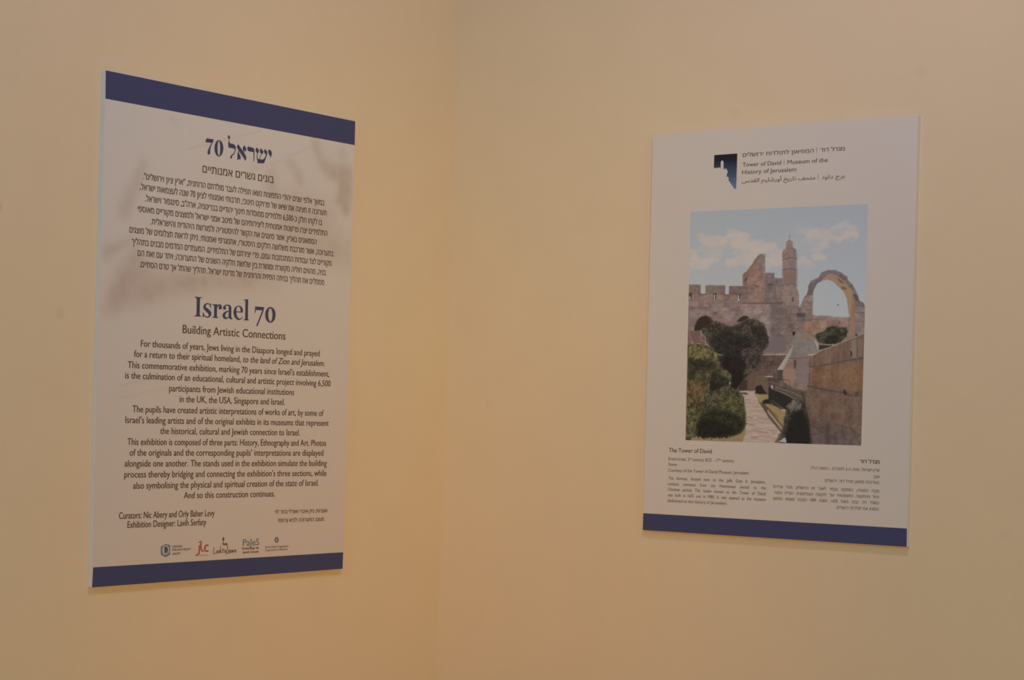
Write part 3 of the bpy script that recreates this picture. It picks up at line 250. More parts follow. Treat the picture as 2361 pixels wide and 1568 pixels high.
"hebrew_title":[[[-84.32,796.43],[-65.74,796.8],[-68.79,790.1],[-85.02,789.16],[-86.54,788.2],[-87.18,788.42]],[[-67.1,792.06],[-68.79,789.94],[-72.65,782.62],[-73.97,777.14],[-73.86,770.34],[-75.63,767.85],[-79.28,767.38],[-80.43,769.5],[-80.12,774.08],[-76.79,781.32],[-70.37,790.11]],[[-28.81,810.15],[-24.36,806.92],[-24.29,805.4],[-26.32,802.83],[-26.48,799.37],[-24.35,795.21],[-15.73,795.04],[-10.77,793.0],[-8.98,789.4],[-9.01,785.55],[-10.16,780.03],[-13.74,775.73],[-16.88,773.8],[-17.85,771.37],[-17.52,769.11],[-19.27,767.36],[-21.98,767.79],[-22.34,770.8],[-19.6,774.22],[-12.83,779.3],[-11.06,782.98],[-12.08,786.31],[-15.35,787.03],[-25.57,786.85],[-27.98,788.07],[-28.82,794.46],[-27.58,799.98],[-27.39,802.69],[-29.93,804.26],[-30.5,807.25]],[[-3.36,796.67],[-0.54,794.35],[4.0,790.32],[10.78,785.03],[17.66,778.18],[19.51,773.78],[18.59,770.19],[16.28,767.97],[14.73,770.86],[7.89,776.94],[-1.19,785.02],[-5.52,789.46],[-5.88,792.49]],[[12.42,796.66],[15.82,794.17],[18.68,791.45],[18.3,787.93],[16.03,784.93],[12.94,785.69],[11.42,783.18],[10.28,784.19],[11.62,785.9],[9.52,788.72],[9.59,791.82]],[[-1.19,785.02],[0.14,779.81],[3.6,775.63],[4.86,771.93],[3.38,768.82],[-0.41,768.58],[-5.78,767.37],[-3.24,770.91],[-4.49,774.6],[-3.63,779.32],[-2.19,783.36]],[[23.9,797.16],[25.64,795.07],[34.45,795.05],[38.93,793.7],[40.19,790.37],[40.74,778.78],[40.22,770.95],[37.92,768.18],[38.61,772.31],[38.39,781.59],[37.59,786.92],[34.83,786.96],[24.93,786.85],[21.77,788.76],[21.35,792.96],[22.9,795.1]],[[45.43,796.64],[49.41,794.67],[52.31,791.93],[51.9,788.76],[49.06,785.44],[45.29,787.91],[43.27,790.76],[43.57,793.91]],[[56.77,796.4],[60.54,794.55],[64.03,791.49],[63.4,788.29],[60.4,785.56],[56.4,787.78],[54.58,791.05],[54.98,794.22]],[[68.05,796.46],[71.71,794.83],[74.64,792.07],[74.81,788.57],[72.11,786.27],[68.11,788.11],[65.74,790.93],[66.15,794.11]],[[47.38,778.85],[49.71,776.42],[54.2,775.43],[61.97,776.01],[68.54,778.79],[70.23,778.61],[68.3,772.12],[66.19,769.36],[60.08,768.75],[50.11,767.91],[48.16,766.89],[49.5,769.0]],[[79.44,797.63],[83.46,795.95],[86.74,793.24],[87.15,789.36],[85.65,785.25],[82.53,779.76],[81.95,780.08],[83.78,784.23],[81.66,786.31],[78.16,789.0],[77.12,792.0],[77.64,795.2]],[[47.84,786.04],[47.62,785.1],[49.28,785.03],[49.57,785.99]],[[47.62,785.1],[47.37,784.15],[48.95,784.08],[49.28,785.03]],[[47.37,784.15],[47.13,783.19],[48.64,783.15],[48.95,784.08]],[[47.13,783.19],[46.93,782.18],[48.43,782.22],[48.64,783.15]],[[46.93,782.18],[46.83,781.13],[48.37,781.29],[48.43,782.22]],[[46.83,781.13],[46.83,780.04],[48.5,780.32],[48.37,781.29]],[[46.83,780.04],[46.92,778.93],[48.79,779.31],[48.5,780.32]],[[46.92,778.93],[47.05,777.81],[49.17,778.28],[48.79,779.31]],[[47.05,777.81],[47.2,776.71],[49.57,777.22],[49.17,778.28]],[[47.2,776.71],[47.31,775.62],[49.93,776.17],[49.57,777.22]],[[58.68,786.11],[57.98,785.06],[59.16,784.76],[59.87,785.82]],[[57.98,785.06],[57.26,784.01],[58.43,783.71],[59.16,784.76]],[[57.26,784.01],[56.54,782.95],[57.72,782.67],[58.43,783.71]],[[56.54,782.95],[55.87,781.87],[57.09,781.64],[57.72,782.67]],[[55.87,781.87],[55.32,780.79],[56.59,780.63],[57.09,781.64]],[[55.32,780.79],[54.91,779.7],[56.24,779.63],[56.59,780.63]],[[54.91,779.7],[54.63,778.62],[56.01,778.62],[56.24,779.63]],[[54.63,778.62],[54.41,777.57],[55.85,777.59],[56.01,778.62]],[[54.41,777.57],[54.21,776.53],[55.7,776.54],[55.85,777.59]],[[54.21,776.53],[53.98,775.49],[55.52,775.5],[55.7,776.54]],[[72.05,787.41],[71.37,786.14],[73.94,785.73],[74.56,787.01]],[[71.37,786.14],[70.69,784.85],[73.31,784.43],[73.94,785.73]],[[70.69,784.85],[70.02,783.57],[72.68,783.14],[73.31,784.43]],[[70.02,783.57],[69.34,782.33],[72.1,781.89],[72.68,783.14]],[[69.34,782.33],[68.66,781.17],[71.58,780.7],[72.1,781.89]],[[68.66,781.17],[67.98,780.11],[71.15,779.6],[71.58,780.7]],[[67.98,780.11],[67.31,779.13],[70.8,778.56],[71.15,779.6]],[[67.31,779.13],[66.63,778.19],[70.48,777.56],[70.8,778.56]],[[66.63,778.19],[65.95,777.26],[70.17,776.56],[70.48,777.56]],[[65.95,777.26],[65.27,776.3],[69.85,775.55],[70.17,776.56]],[[-41.05,783.85],[-41.17,780.47],[-48.82,779.78],[-48.88,782.83]],[[-41.17,780.47],[-41.85,777.19],[-48.93,776.87],[-48.82,779.78]],[[-41.85,777.19],[-43.06,774.17],[-49.22,774.24],[-48.93,776.87]],[[-43.06,774.17],[-44.72,771.57],[-49.65,772.01],[-49.22,774.24]],[[-44.72,771.57],[-46.76,769.51],[-50.21,770.31],[-49.65,772.01]],[[-46.76,769.51],[-49.08,768.1],[-50.88,769.21],[-50.21,770.31]],[[-49.08,768.1],[-51.55,767.41],[-51.61,768.78],[-50.88,769.21]],[[-51.55,767.41],[-54.05,767.47],[-52.38,769.02],[-51.61,768.78]],[[-54.05,767.47],[-56.47,768.28],[-53.14,769.94],[-52.38,769.02]],[[-56.47,768.28],[-58.66,769.79],[-53.86,771.48],[-53.14,769.94]],[[-58.66,769.79],[-60.54,771.94],[-54.49,773.56],[-53.86,771.48]],[[-60.54,771.94],[-62.0,774.6],[-55.02,776.09],[-54.49,773.56]],[[-62.0,774.6],[-62.97,777.65],[-55.4,778.93],[-55.02,776.09]],[[-62.97,777.65],[-63.41,780.94],[-55.63,781.95],[-55.4,778.93]],[[-63.41,780.94],[-63.28,784.3],[-55.69,784.99],[-55.63,781.95]],[[-63.28,784.3],[-62.61,787.57],[-55.57,787.9],[-55.69,784.99]],[[-62.61,787.57],[-61.42,790.57],[-55.29,790.53],[-55.57,787.9]],[[-61.42,790.57],[-59.77,793.17],[-54.86,792.75],[-55.29,790.53]],[[-59.77,793.17],[-57.74,795.24],[-54.3,794.46],[-54.86,792.75]],[[-57.74,795.24],[-55.43,796.66],[-53.63,795.56],[-54.3,794.46]],[[-55.43,796.66],[-52.96,797.36],[-52.9,796.0],[-53.63,795.56]],[[-52.96,797.36],[-50.45,797.32],[-52.13,795.76],[-52.9,796.0]],[[-50.45,797.32],[-48.04,796.53],[-51.37,794.85],[-52.13,795.76]],[[-48.04,796.53],[-45.83,795.02],[-50.65,793.31],[-51.37,794.85]],[[-45.83,795.02],[-43.94,792.88],[-50.02,791.22],[-50.65,793.31]],[[-43.94,792.88],[-42.47,790.21],[-49.49,788.69],[-50.02,791.22]],[[-42.47,790.21],[-41.49,787.15],[-49.11,785.85],[-49.49,788.69]],[[-41.49,787.15],[-41.05,783.85],[-48.88,782.83],[-49.11,785.85]]],
"g_hex":[[[-150.23,65.92],[-139.26,63.52],[-138.92,46.47],[-149.59,42.67],[-160.92,47.27],[-161.9,61.43]]],
"g_light":[[[-141.66,55.08],[-141.93,52.57],[-143.73,53.12],[-143.52,55.15]],[[-141.93,52.57],[-142.97,50.33],[-144.53,51.32],[-143.73,53.12]],[[-142.97,50.33],[-144.68,48.58],[-145.83,49.91],[-144.53,51.32]],[[-144.68,48.58],[-146.87,47.5],[-147.52,49.03],[-145.83,49.91]],[[-146.87,47.5],[-149.34,47.19],[-149.42,48.78],[-147.52,49.03]],[[-149.34,47.19],[-151.85,47.68],[-151.35,49.17],[-149.42,48.78]],[[-151.85,47.68],[-154.15,48.92],[-153.12,50.17],[-151.35,49.17]],[[-154.15,48.92],[-156.01,50.79],[-154.56,51.67],[-153.12,50.17]],[[-156.01,50.79],[-157.26,53.11],[-155.52,53.54],[-154.56,51.67]],[[-157.26,53.11],[-157.77,55.64],[-155.92,55.58],[-155.52,53.54]],[[-157.77,55.64],[-157.5,58.15],[-155.71,57.6],[-155.92,55.58]],[[-157.5,58.15],[-156.47,60.38],[-154.92,59.4],[-155.71,57.6]],[[-156.47,60.38],[-154.77,62.13],[-153.62,60.81],[-154.92,59.4]],[[-154.77,62.13],[-152.59,63.22],[-151.94,61.69],[-153.62,60.81]],[[-152.59,63.22],[-150.12,63.54],[-150.04,61.95],[-151.94,61.69]],[[-150.12,63.54],[-147.61,63.05],[-148.11,61.56],[-150.04,61.95]],[[-147.61,63.05],[-145.3,61.82],[-146.34,60.57],[-148.11,61.56]],[[-145.3,61.82],[-143.43,59.95],[-144.89,59.06],[-146.34,60.57]],[[-143.43,59.95],[-142.17,57.63],[-143.92,57.2],[-144.89,59.06]],[[-142.17,57.63],[-141.66,55.08],[-143.52,55.15],[-143.92,57.2]],[[-156.83,58.44],[-154.2,61.74],[-153.59,48.7],[-150.9,47.47],[-154.74,47.05],[-157.33,52.8]]],
"g_dark":[[[-145.42,56.01],[-145.66,54.02],[-146.52,52.36],[-147.88,51.27],[-149.52,50.94],[-151.2,51.39],[-152.66,52.57],[-153.68,54.3],[-154.1,56.31],[-153.87,58.29],[-153.01,59.95],[-151.66,61.04],[-150.01,61.38],[-148.33,60.93],[-146.87,59.75],[-145.85,58.02]]],
"jlc_red":[[[-69.0,61.23],[-68.96,59.32],[-66.0,59.21],[-66.1,61.12]],[[-68.96,59.32],[-68.9,57.34],[-65.87,57.23],[-66.0,59.21]],[[-68.9,57.34],[-68.85,55.4],[-65.76,55.27],[-65.87,57.23]],[[-68.85,55.4],[-68.83,53.61],[-65.68,53.43],[-65.76,55.27]],[[-68.83,53.61],[-68.89,52.05],[-65.67,51.81],[-65.68,53.43]],[[-68.89,52.05],[-68.98,50.75],[-65.69,50.45],[-65.67,51.81]],[[-68.98,50.75],[-69.1,49.66],[-65.75,49.27],[-65.69,50.45]],[[-69.1,49.66],[-69.27,48.76],[-65.87,48.2],[-65.75,49.27]],[[-69.27,48.76],[-69.5,47.99],[-66.1,47.2],[-65.87,48.2]],[[-69.5,47.99],[-69.82,47.31],[-66.5,46.23],[-66.1,47.2]],[[-69.82,47.31],[-70.23,46.68],[-67.08,45.3],[-66.5,46.23]],[[-70.23,46.68],[-70.74,46.11],[-67.82,44.48],[-67.08,45.3]],[[-70.74,46.11],[-71.33,45.61],[-68.66,43.77],[-67.82,44.48]],[[-71.33,45.61],[-71.95,45.19],[-69.57,43.17],[-68.66,43.77]],[[-71.95,45.19],[-72.52,44.89],[-70.57,42.66],[-69.57,43.17]],[[-72.52,44.89],[-73.03,44.73],[-71.71,42.29],[-70.57,42.66]],[[-73.03,44.73],[-73.63,44.65],[-72.88,42.12],[-71.71,42.29]],[[-73.63,44.65],[-74.42,44.61],[-73.92,42.07],[-72.88,42.12]],[[-74.42,44.61],[-75.37,44.58],[-74.82,42.04],[-73.92,42.07]],[[-75.37,44.58],[-76.33,44.51],[-75.68,41.98],[-74.82,42.04]],[[-66.04,66.56],[-66.34,65.82],[-67.2,65.39],[-68.3,65.42],[-69.2,65.91],[-69.58,66.67],[-69.28,67.41],[-68.41,67.84],[-67.32,67.81],[-66.41,67.32]],[[-65.03,69.03],[-65.1,67.45],[-61.88,67.19],[-61.8,68.78]],[[-65.1,67.45],[-65.19,65.86],[-61.97,65.58],[-61.88,67.19]],[[-65.19,65.86],[-65.28,64.25],[-62.05,64.0],[-61.97,65.58]],[[-65.28,64.25],[-65.32,62.66],[-62.1,62.47],[-62.05,64.0]],[[-65.32,62.66],[-65.3,61.12],[-62.07,60.99],[-62.1,62.47]],[[-65.3,61.12],[-65.22,59.59],[-62.0,59.51],[-62.07,60.99]],[[-65.22,59.59],[-65.1,58.06],[-61.89,58.04],[-62.0,59.51]],[[-65.1,58.06],[-64.93,56.57],[-61.72,56.63],[-61.89,58.04]],[[-64.93,56.57],[-64.66,55.15],[-61.48,55.37],[-61.72,56.63]],[[-64.66,55.15],[-64.27,53.86],[-61.16,54.31],[-61.48,55.37]],[[-64.27,53.86],[-63.71,52.69],[-60.73,53.42],[-61.16,54.31]],[[-63.71,52.69],[-63.01,51.64],[-60.2,52.63],[-60.73,53.42]],[[-63.01,51.64],[-62.21,50.72],[-59.62,51.98],[-60.2,52.63]],[[-62.21,50.72],[-61.31,49.95],[-59.06,51.49],[-59.62,51.98]],[[-61.31,49.95],[-60.25,49.31],[-58.69,51.24],[-59.06,51.49]],[[-60.25,49.31],[-58.89,48.94],[-58.64,51.2],[-58.69,51.24]],[[-58.89,48.94],[-57.62,49.0],[-58.44,51.21],[-58.64,51.2]],[[-57.62,49.0],[-56.68,49.23],[-57.87,51.31],[-58.44,51.21]],[[-56.68,49.23],[-55.98,49.45],[-57.07,51.5],[-57.87,51.31]],[[-55.98,49.45],[-55.32,49.59],[-56.24,51.62],[-57.07,51.5]],[[-44.15,60.64],[-44.96,60.93],[-46.51,58.72],[-45.58,58.38]],[[-44.96,60.93],[-45.82,61.3],[-47.42,59.11],[-46.51,58.72]],[[-45.82,61.3],[-46.84,61.71],[-48.14,59.41],[-47.42,59.11]],[[-46.84,61.71],[-48.11,62.04],[-48.58,59.54],[-48.14,59.41]],[[-48.11,62.04],[-49.58,62.07],[-48.71,59.55],[-48.58,59.54]],[[-49.58,62.07],[-50.87,61.73],[-48.98,59.46],[-48.71,59.55]],[[-50.87,61.73],[-51.91,61.21],[-49.48,59.21],[-48.98,59.46]],[[-51.91,61.21],[-52.82,60.56],[-50.03,58.81],[-49.48,59.21]],[[-52.82,60.56],[-53.59,59.8],[-50.54,58.31],[-50.03,58.81]],[[-53.59,59.8],[-54.22,58.98],[-50.96,57.76],[-50.54,58.31]],[[-54.22,58.98],[-54.72,58.07],[-51.33,57.09],[-50.96,57.76]],[[-54.72,58.07],[-55.13,57.04],[-51.65,56.27],[-51.33,57.09]],[[-55.13,57.04],[-55.42,55.93],[-51.88,55.39],[-51.65,56.27]],[[-55.42,55.93],[-55.54,54.79],[-51.97,54.57],[-51.88,55.39]],[[-55.54,54.79],[-55.43,53.68],[-51.91,53.87],[-51.97,54.57]],[[-55.43,53.68],[-55.06,52.6],[-51.67,53.19],[-51.91,53.87]],[[-55.06,52.6],[-54.48,51.54],[-51.27,52.46],[-51.67,53.19]],[[-54.48,51.54],[-53.7,50.52],[-50.77,51.8],[-51.27,52.46]],[[-53.7,50.52],[-52.67,49.59],[-50.24,51.31],[-50.77,51.8]],[[-52.67,49.59],[-51.28,48.83],[-49.87,51.09],[-50.24,51.31]],[[-51.28,48.83],[-49.61,48.48],[-49.47,51.02],[-49.87,51.09]],[[-49.61,48.48],[-48.03,48.49],[-48.65,51.04],[-49.47,51.02]],[[-48.03,48.49],[-46.59,48.65],[-47.48,51.17],[-48.65,51.04]],[[-46.59,48.65],[-45.29,48.83],[-46.13,51.36],[-47.48,51.17]],[[-45.29,48.83],[-44.06,48.94],[-44.79,51.48],[-46.13,51.36]]],
"jlc_line":[[[-67.17,42.92],[-44.58,43.02],[-44.54,42.32],[-67.13,42.11]]],
"look_flame":[[[-7.27,74.66],[-4.45,70.83],[-5.3,67.93],[-6.88,66.22],[-7.07,63.3],[-4.54,62.17],[2.06,62.66],[4.3,60.94],[3.47,57.45],[2.47,57.48],[1.39,59.4],[-6.89,59.43],[-8.94,61.02],[-8.2,66.26],[-9.33,69.22],[-9.14,72.14]]],
"look_text":[[[-30.72,56.55],[-30.98,54.77],[-29.68,54.59],[-29.42,56.37]],[[-30.98,54.77],[-31.26,52.96],[-29.96,52.79],[-29.68,54.59]],[[-31.26,52.96],[-31.52,51.2],[-30.21,51.04],[-29.96,52.79]],[[-31.52,51.2],[-31.7,49.58],[-30.39,49.43],[-30.21,51.04]],[[-31.7,49.58],[-31.89,48.02],[-30.58,47.86],[-30.39,49.43]],[[-31.89,48.02],[-32.07,46.48],[-30.77,46.35],[-30.58,47.86]],[[-32.07,46.48],[-32.09,45.12],[-30.79,45.13],[-30.77,46.35]],[[-32.09,45.12],[-31.64,44.02],[-30.61,44.52],[-30.79,45.13]],[[-31.64,44.02],[-30.28,43.55],[-30.34,44.48],[-30.61,44.52]],[[-30.28,43.55],[-28.87,43.76],[-29.37,44.65],[-30.34,44.48]],[[-28.87,43.76],[-27.54,44.17],[-28.14,45.03],[-29.37,44.65]],[[-27.54,44.17],[-26.45,44.49],[-27.04,45.36],[-28.14,45.03]],[[-26.45,44.49],[-25.6,44.74],[-26.23,45.59],[-27.04,45.36]],[[-25.6,44.74],[-24.85,45.02],[-25.56,45.85],[-26.23,45.59]],[[-24.85,45.02],[-24.18,45.31],[-24.9,46.13],[-25.56,45.85]],[[-24.18,45.31],[-23.49,45.58],[-24.2,46.4],[-24.9,46.13]],[[-19.81,47.36],[-20.02,46.16],[-21.22,46.6],[-21.13,47.41]],[[-20.02,46.16],[-20.7,45.21],[-21.55,45.97],[-21.22,46.6]],[[-20.7,45.21],[-21.73,44.7],[-22.06,45.62],[-21.55,45.97]],[[-21.73,44.7],[-22.9,44.74],[-22.65,45.64],[-22.06,45.62]],[[-22.9,44.74],[-23.98,45.32],[-23.19,46.02],[-22.65,45.64]],[[-23.98,45.32],[-24.75,46.32],[-23.59,46.69],[-23.19,46.02]],[[-24.75,46.32],[-25.07,47.55],[-23.76,47.5],[-23.59,46.69]],[[-25.07,47.55],[-24.87,48.76],[-23.66,48.31],[-23.76,47.5]],[[-24.87,48.76],[-24.18,49.71],[-23.33,48.95],[-23.66,48.31]],[[-24.18,49.71],[-23.16,50.21],[-22.82,49.29],[-23.33,48.95]],[[-23.16,50.21],[-21.99,50.17],[-22.24,49.27],[-22.82,49.29]],[[-21.99,50.17],[-20.91,49.59],[-21.69,48.89],[-22.24,49.27]],[[-20.91,49.59],[-20.13,48.59],[-21.3,48.23],[-21.69,48.89]],[[-20.13,48.59],[-19.81,47.36],[-21.13,47.41],[-21.3,48.23]],[[-15.55,47.45],[-15.75,46.24],[-16.96,46.69],[-16.86,47.49]],[[-15.75,46.24],[-16.44,45.29],[-17.29,46.05],[-16.96,46.69]],[[-16.44,45.29],[-17.47,44.78],[-17.8,45.7],[-17.29,46.05]],[[-17.47,44.78],[-18.64,44.82],[-18.39,45.73],[-17.8,45.7]],[[-18.64,44.82],[-19.72,45.4],[-18.93,46.11],[-18.39,45.73]],[[-19.72,45.4],[-20.49,46.41],[-19.33,46.77],[-18.93,46.11]],[[-20.49,46.41],[-20.81,47.63],[-19.5,47.59],[-19.33,46.77]],[[-20.81,47.63],[-20.61,48.84],[-19.4,48.39],[-19.5,47.59]],[[-20.61,48.84],[-19.92,49.79],[-19.07,49.03],[-19.4,48.39]],[[-19.92,49.79],[-18.9,50.3],[-18.56,49.37],[-19.07,49.03]],[[-18.9,50.3],[-17.72,50.25],[-17.97,49.35],[-18.56,49.37]],[[-17.72,50.25],[-16.64,49.68],[-17.43,48.97],[-17.97,49.35]],[[-16.64,49.68],[-15.87,48.67],[-17.03,48.31],[-17.43,48.97]],[[-15.87,48.67],[-15.55,47.45],[-16.86,47.49],[-17.03,48.31]],[[-14.37,57.37],[-14.56,54.4],[-13.24,54.28],[-13.05,57.26]],[[-14.56,54.4],[-14.75,51.43],[-13.43,51.31],[-13.24,54.28]],[[-14.75,51.43],[-14.94,48.45],[-13.62,48.33],[-13.43,51.31]],[[-14.94,48.45],[-15.12,45.48],[-13.81,45.36],[-13.62,48.33]],[[-11.06,50.9],[-12.11,50.2],[-11.19,49.48],[-10.12,50.19]],[[-12.11,50.2],[-13.31,49.48],[-12.37,48.77],[-11.19,49.48]],[[-13.31,49.48],[-14.34,48.7],[-13.21,48.15],[-12.37,48.77]],[[-14.34,48.7],[-14.73,47.72],[-13.43,47.77],[-13.21,48.15]],[[-14.73,47.72],[-13.96,46.78],[-13.06,47.42],[-13.43,47.77]],[[-13.96,46.78],[-12.63,46.09],[-11.98,46.86],[-13.06,47.42]],[[-12.63,46.09],[-11.16,45.47],[-10.53,46.26],[-11.98,46.86]],[[-11.16,45.47],[-9.85,44.86],[-9.19,45.63],[-10.53,46.26]],[[-7.59,53.43],[-7.82,51.71],[-6.5,51.54],[-6.27,53.26]],[[-7.82,51.71],[-8.08,49.92],[-6.77,49.75],[-6.5,51.54]],[[-8.08,49.92],[-8.28,48.26],[-6.95,48.13],[-6.77,49.75]],[[-8.28,48.26],[-8.28,46.93],[-6.96,46.94],[-6.95,48.13]],[[-8.28,46.93],[-7.95,46.03],[-6.76,46.36],[-6.96,46.94]],[[-7.95,46.03],[-7.3,45.48],[-6.51,46.19],[-6.76,46.36]],[[-7.3,45.48],[-6.72,45.25],[-6.04,46.01],[-6.51,46.19]],[[-6.72,45.25],[-6.28,45.0],[-5.5,45.7],[-6.04,46.01]],[[-8.68,50.37],[-7.52,50.44],[-7.76,51.38],[-8.91,51.3]],[[-7.52,50.44],[-6.37,50.52],[-6.6,51.46],[-7.76,51.38]],[[-6.37,50.52],[-5.22,50.6],[-5.45,51.53],[-6.6,51.46]],[[-5.22,50.6],[-4.07,50.68],[-4.3,51.61],[-5.45,51.53]],[[0.94,47.8],[0.75,46.64],[-0.47,47.09],[-0.39,47.85]],[[0.75,46.64],[0.1,45.72],[-0.76,46.49],[-0.47,47.09]],[[0.1,45.72],[-0.87,45.24],[-1.21,46.16],[-0.76,46.49]],[[-0.87,45.24],[-1.98,45.28],[-1.73,46.18],[-1.21,46.16]],[[-1.98,45.28],[-3.0,45.83],[-2.21,46.54],[-1.73,46.18]],[[-3.0,45.83],[-3.73,46.8],[-2.56,47.16],[-2.21,46.54]],[[-3.73,46.8],[-4.03,47.98],[-2.71,47.93],[-2.56,47.16]],[[-4.03,47.98],[-3.84,49.14],[-2.63,48.69],[-2.71,47.93]],[[-3.84,49.14],[-3.2,50.05],[-2.34,49.29],[-2.63,48.69]],[[-3.2,50.05],[-2.23,50.54],[-1.89,49.61],[-2.34,49.29]],[[-2.23,50.54],[-1.12,50.5],[-1.37,49.6],[-1.89,49.61]],[[-1.12,50.5],[-0.1,49.95],[-0.89,49.24],[-1.37,49.6]],[[-0.1,49.95],[0.64,48.98],[-0.54,48.62],[-0.89,49.24]],[[0.64,48.98],[0.94,47.8],[-0.39,47.85],[-0.54,48.62]],[[3.8,57.5],[3.49,55.46],[4.82,55.29],[5.12,57.33]],[[3.49,55.46],[3.2,53.39],[4.52,53.21],[4.82,55.29]],[[3.2,53.39],[2.88,51.39],[4.2,51.2],[4.52,53.21]],[[2.88,51.39],[2.53,49.61],[3.83,49.35],[4.2,51.2]],[[2.53,49.61],[1.91,47.95],[3.19,47.61],[3.83,49.35]],[[1.91,47.95],[1.11,46.36],[2.37,46.0],[3.19,47.61]],[[1.11,46.36],[0.52,44.93],[1.83,44.73],[2.37,46.0]],[[0.52,44.93],[0.75,43.68],[1.83,44.16],[1.83,44.73]],[[0.75,43.68],[2.35,43.14],[2.33,44.08],[1.83,44.16]],[[2.35,43.14],[4.24,43.31],[3.88,44.24],[2.33,44.08]],[[4.24,43.31],[6.24,43.67],[5.85,44.59],[3.88,44.24]],[[6.24,43.67],[8.08,43.92],[7.72,44.85],[5.85,44.59]],[[7.61,46.33],[8.52,46.63],[7.9,47.49],[6.97,47.19]],[[8.52,46.63],[9.52,46.92],[8.88,47.78],[7.9,47.49]],[[9.52,46.92],[10.48,47.28],[9.63,48.05],[8.88,47.78]],[[10.48,47.28],[11.18,47.85],[9.93,48.25],[9.63,48.05]],[[11.18,47.85],[11.24,48.67],[9.92,48.61],[9.93,48.25]],[[11.24,48.67],[10.88,49.53],[9.66,49.22],[9.92,48.61]],[[10.88,49.53],[10.28,50.27],[9.29,49.7],[9.66,49.22]],[[10.28,50.27],[9.16,50.68],[9.42,49.74],[9.29,49.7]],[[9.16,50.68],[8.18,50.24],[9.17,49.55],[9.42,49.74]],[[8.18,50.24],[7.35,49.49],[8.48,48.93],[9.17,49.55]],[[7.35,49.49],[6.63,48.58],[7.86,48.15],[8.48,48.93]],[[6.63,48.58],[6.25,47.67],[7.58,47.51],[7.86,48.15]],[[6.25,47.67],[6.4,46.75],[7.69,46.91],[7.58,47.51]],[[6.4,46.75],[6.88,45.84],[8.08,46.18],[7.69,46.91]],[[6.88,45.84],[7.56,45.03],[8.61,45.54],[8.08,46.18]],[[7.56,45.03],[8.4,44.43],[9.02,45.23],[8.61,45.54]],[[8.4,44.43],[9.48,44.27],[9.25,45.21],[9.02,45.23]],[[9.48,44.27],[10.42,44.48],[9.82,45.35],[9.25,45.21]],[[10.42,44.48],[11.23,44.77],[10.58,45.63],[9.82,45.35]],[[11.23,44.77],[11.98,44.99],[11.37,45.86],[10.58,45.63]],[[16.59,47.25],[16.38,46.03],[15.16,46.48],[15.25,47.3]],[[16.38,46.03],[15.68,45.08],[14.82,45.84],[15.16,46.48]],[[15.68,45.08],[14.64,44.57],[14.3,45.5],[14.82,45.84]],[[14.64,44.57],[13.45,44.61],[13.7,45.52],[14.3,45.5]],[[13.45,44.61],[12.36,45.19],[13.15,45.9],[13.7,45.52]],[[12.36,45.19],[11.57,46.2],[12.75,46.57],[13.15,45.9]],[[11.57,46.2],[11.25,47.44],[12.58,47.39],[12.75,46.57]],[[11.25,47.44],[11.45,48.66],[12.67,48.2],[12.58,47.39]],[[11.45,48.66],[12.15,49.61],[13.01,48.85],[12.67,48.2]],[[12.15,49.61],[13.19,50.12],[13.53,49.19],[13.01,48.85]],[[13.19,50.12],[14.38,50.08],[14.13,49.17],[13.53,49.19]],[[14.38,50.08],[15.48,49.5],[14.68,48.79],[14.13,49.17]],[[15.48,49.5],[16.26,48.49],[15.08,48.12],[14.68,48.79]],[[16.26,48.49],[16.59,47.25],[15.25,47.3],[15.08,48.12]],[[15.64,49.6],[15.83,48.39],[17.16,48.41],[16.97,49.63]],[[15.83,48.39],[16.01,47.18],[17.34,47.2],[17.16,48.41]],[[16.01,47.18],[16.19,45.97],[17.52,45.99],[17.34,47.2]],[[16.19,45.97],[16.37,44.75],[17.7,44.77],[17.52,45.99]],[[18.15,49.53],[18.29,48.32],[19.62,48.32],[19.48,49.53]],[[18.29,48.32],[18.43,47.1],[19.76,47.1],[19.62,48.32]],[[18.43,47.1],[18.57,45.89],[19.9,45.89],[19.76,47.1]],[[18.57,45.89],[18.71,44.68],[20.05,44.68],[19.9,45.89]],[[19.34,47.38],[20.08,47.8],[19.19,48.55],[18.45,48.14]],[[20.08,47.8],[20.81,48.21],[19.92,48.97],[19.19,48.55]],[[20.81,48.21],[21.54,48.63],[20.65,49.38],[19.92,48.97]],[[21.54,48.63],[22.27,49.05],[21.38,49.8],[20.65,49.38]],[[22.5,49.4],[22.55,48.31],[23.89,48.26],[23.84,49.35]],[[22.55,48.31],[22.6,47.22],[23.94,47.17],[23.89,48.26]],[[22.6,47.22],[22.65,46.12],[23.99,46.08],[23.94,47.17]],[[22.65,46.12],[22.7,45.03],[24.04,44.99],[23.99,46.08]],[[23.74,47.87],[24.36,48.37],[23.3,49.0],[22.7,48.52]],[[24.36,48.37],[24.99,48.93],[23.95,49.59],[23.3,49.0]],[[24.99,48.93],[25.41,49.24],[24.7,50.08],[23.95,49.59]],[[25.41,49.24],[24.95,49.4],[26.04,49.89],[24.7,50.08]],[[24.95,49.4],[25.06,48.96],[26.39,48.99],[26.04,49.89]],[[25.06,48.96],[25.12,47.85],[26.46,47.8],[26.39,48.99]],[[25.12,47.85],[25.18,46.62],[26.51,46.61],[26.46,47.8]],[[25.18,46.62],[25.37,45.65],[26.66,45.84],[26.51,46.61]],[[25.37,45.65],[25.92,45.02],[26.8,45.68],[26.66,45.84]],[[25.92,45.02],[26.67,44.76],[26.92,45.67],[26.8,45.68]],[[26.67,44.76],[27.2,44.71],[27.34,45.64],[26.92,45.67]],[[27.2,44.71],[27.6,44.63],[27.85,45.55],[27.34,45.64]]],
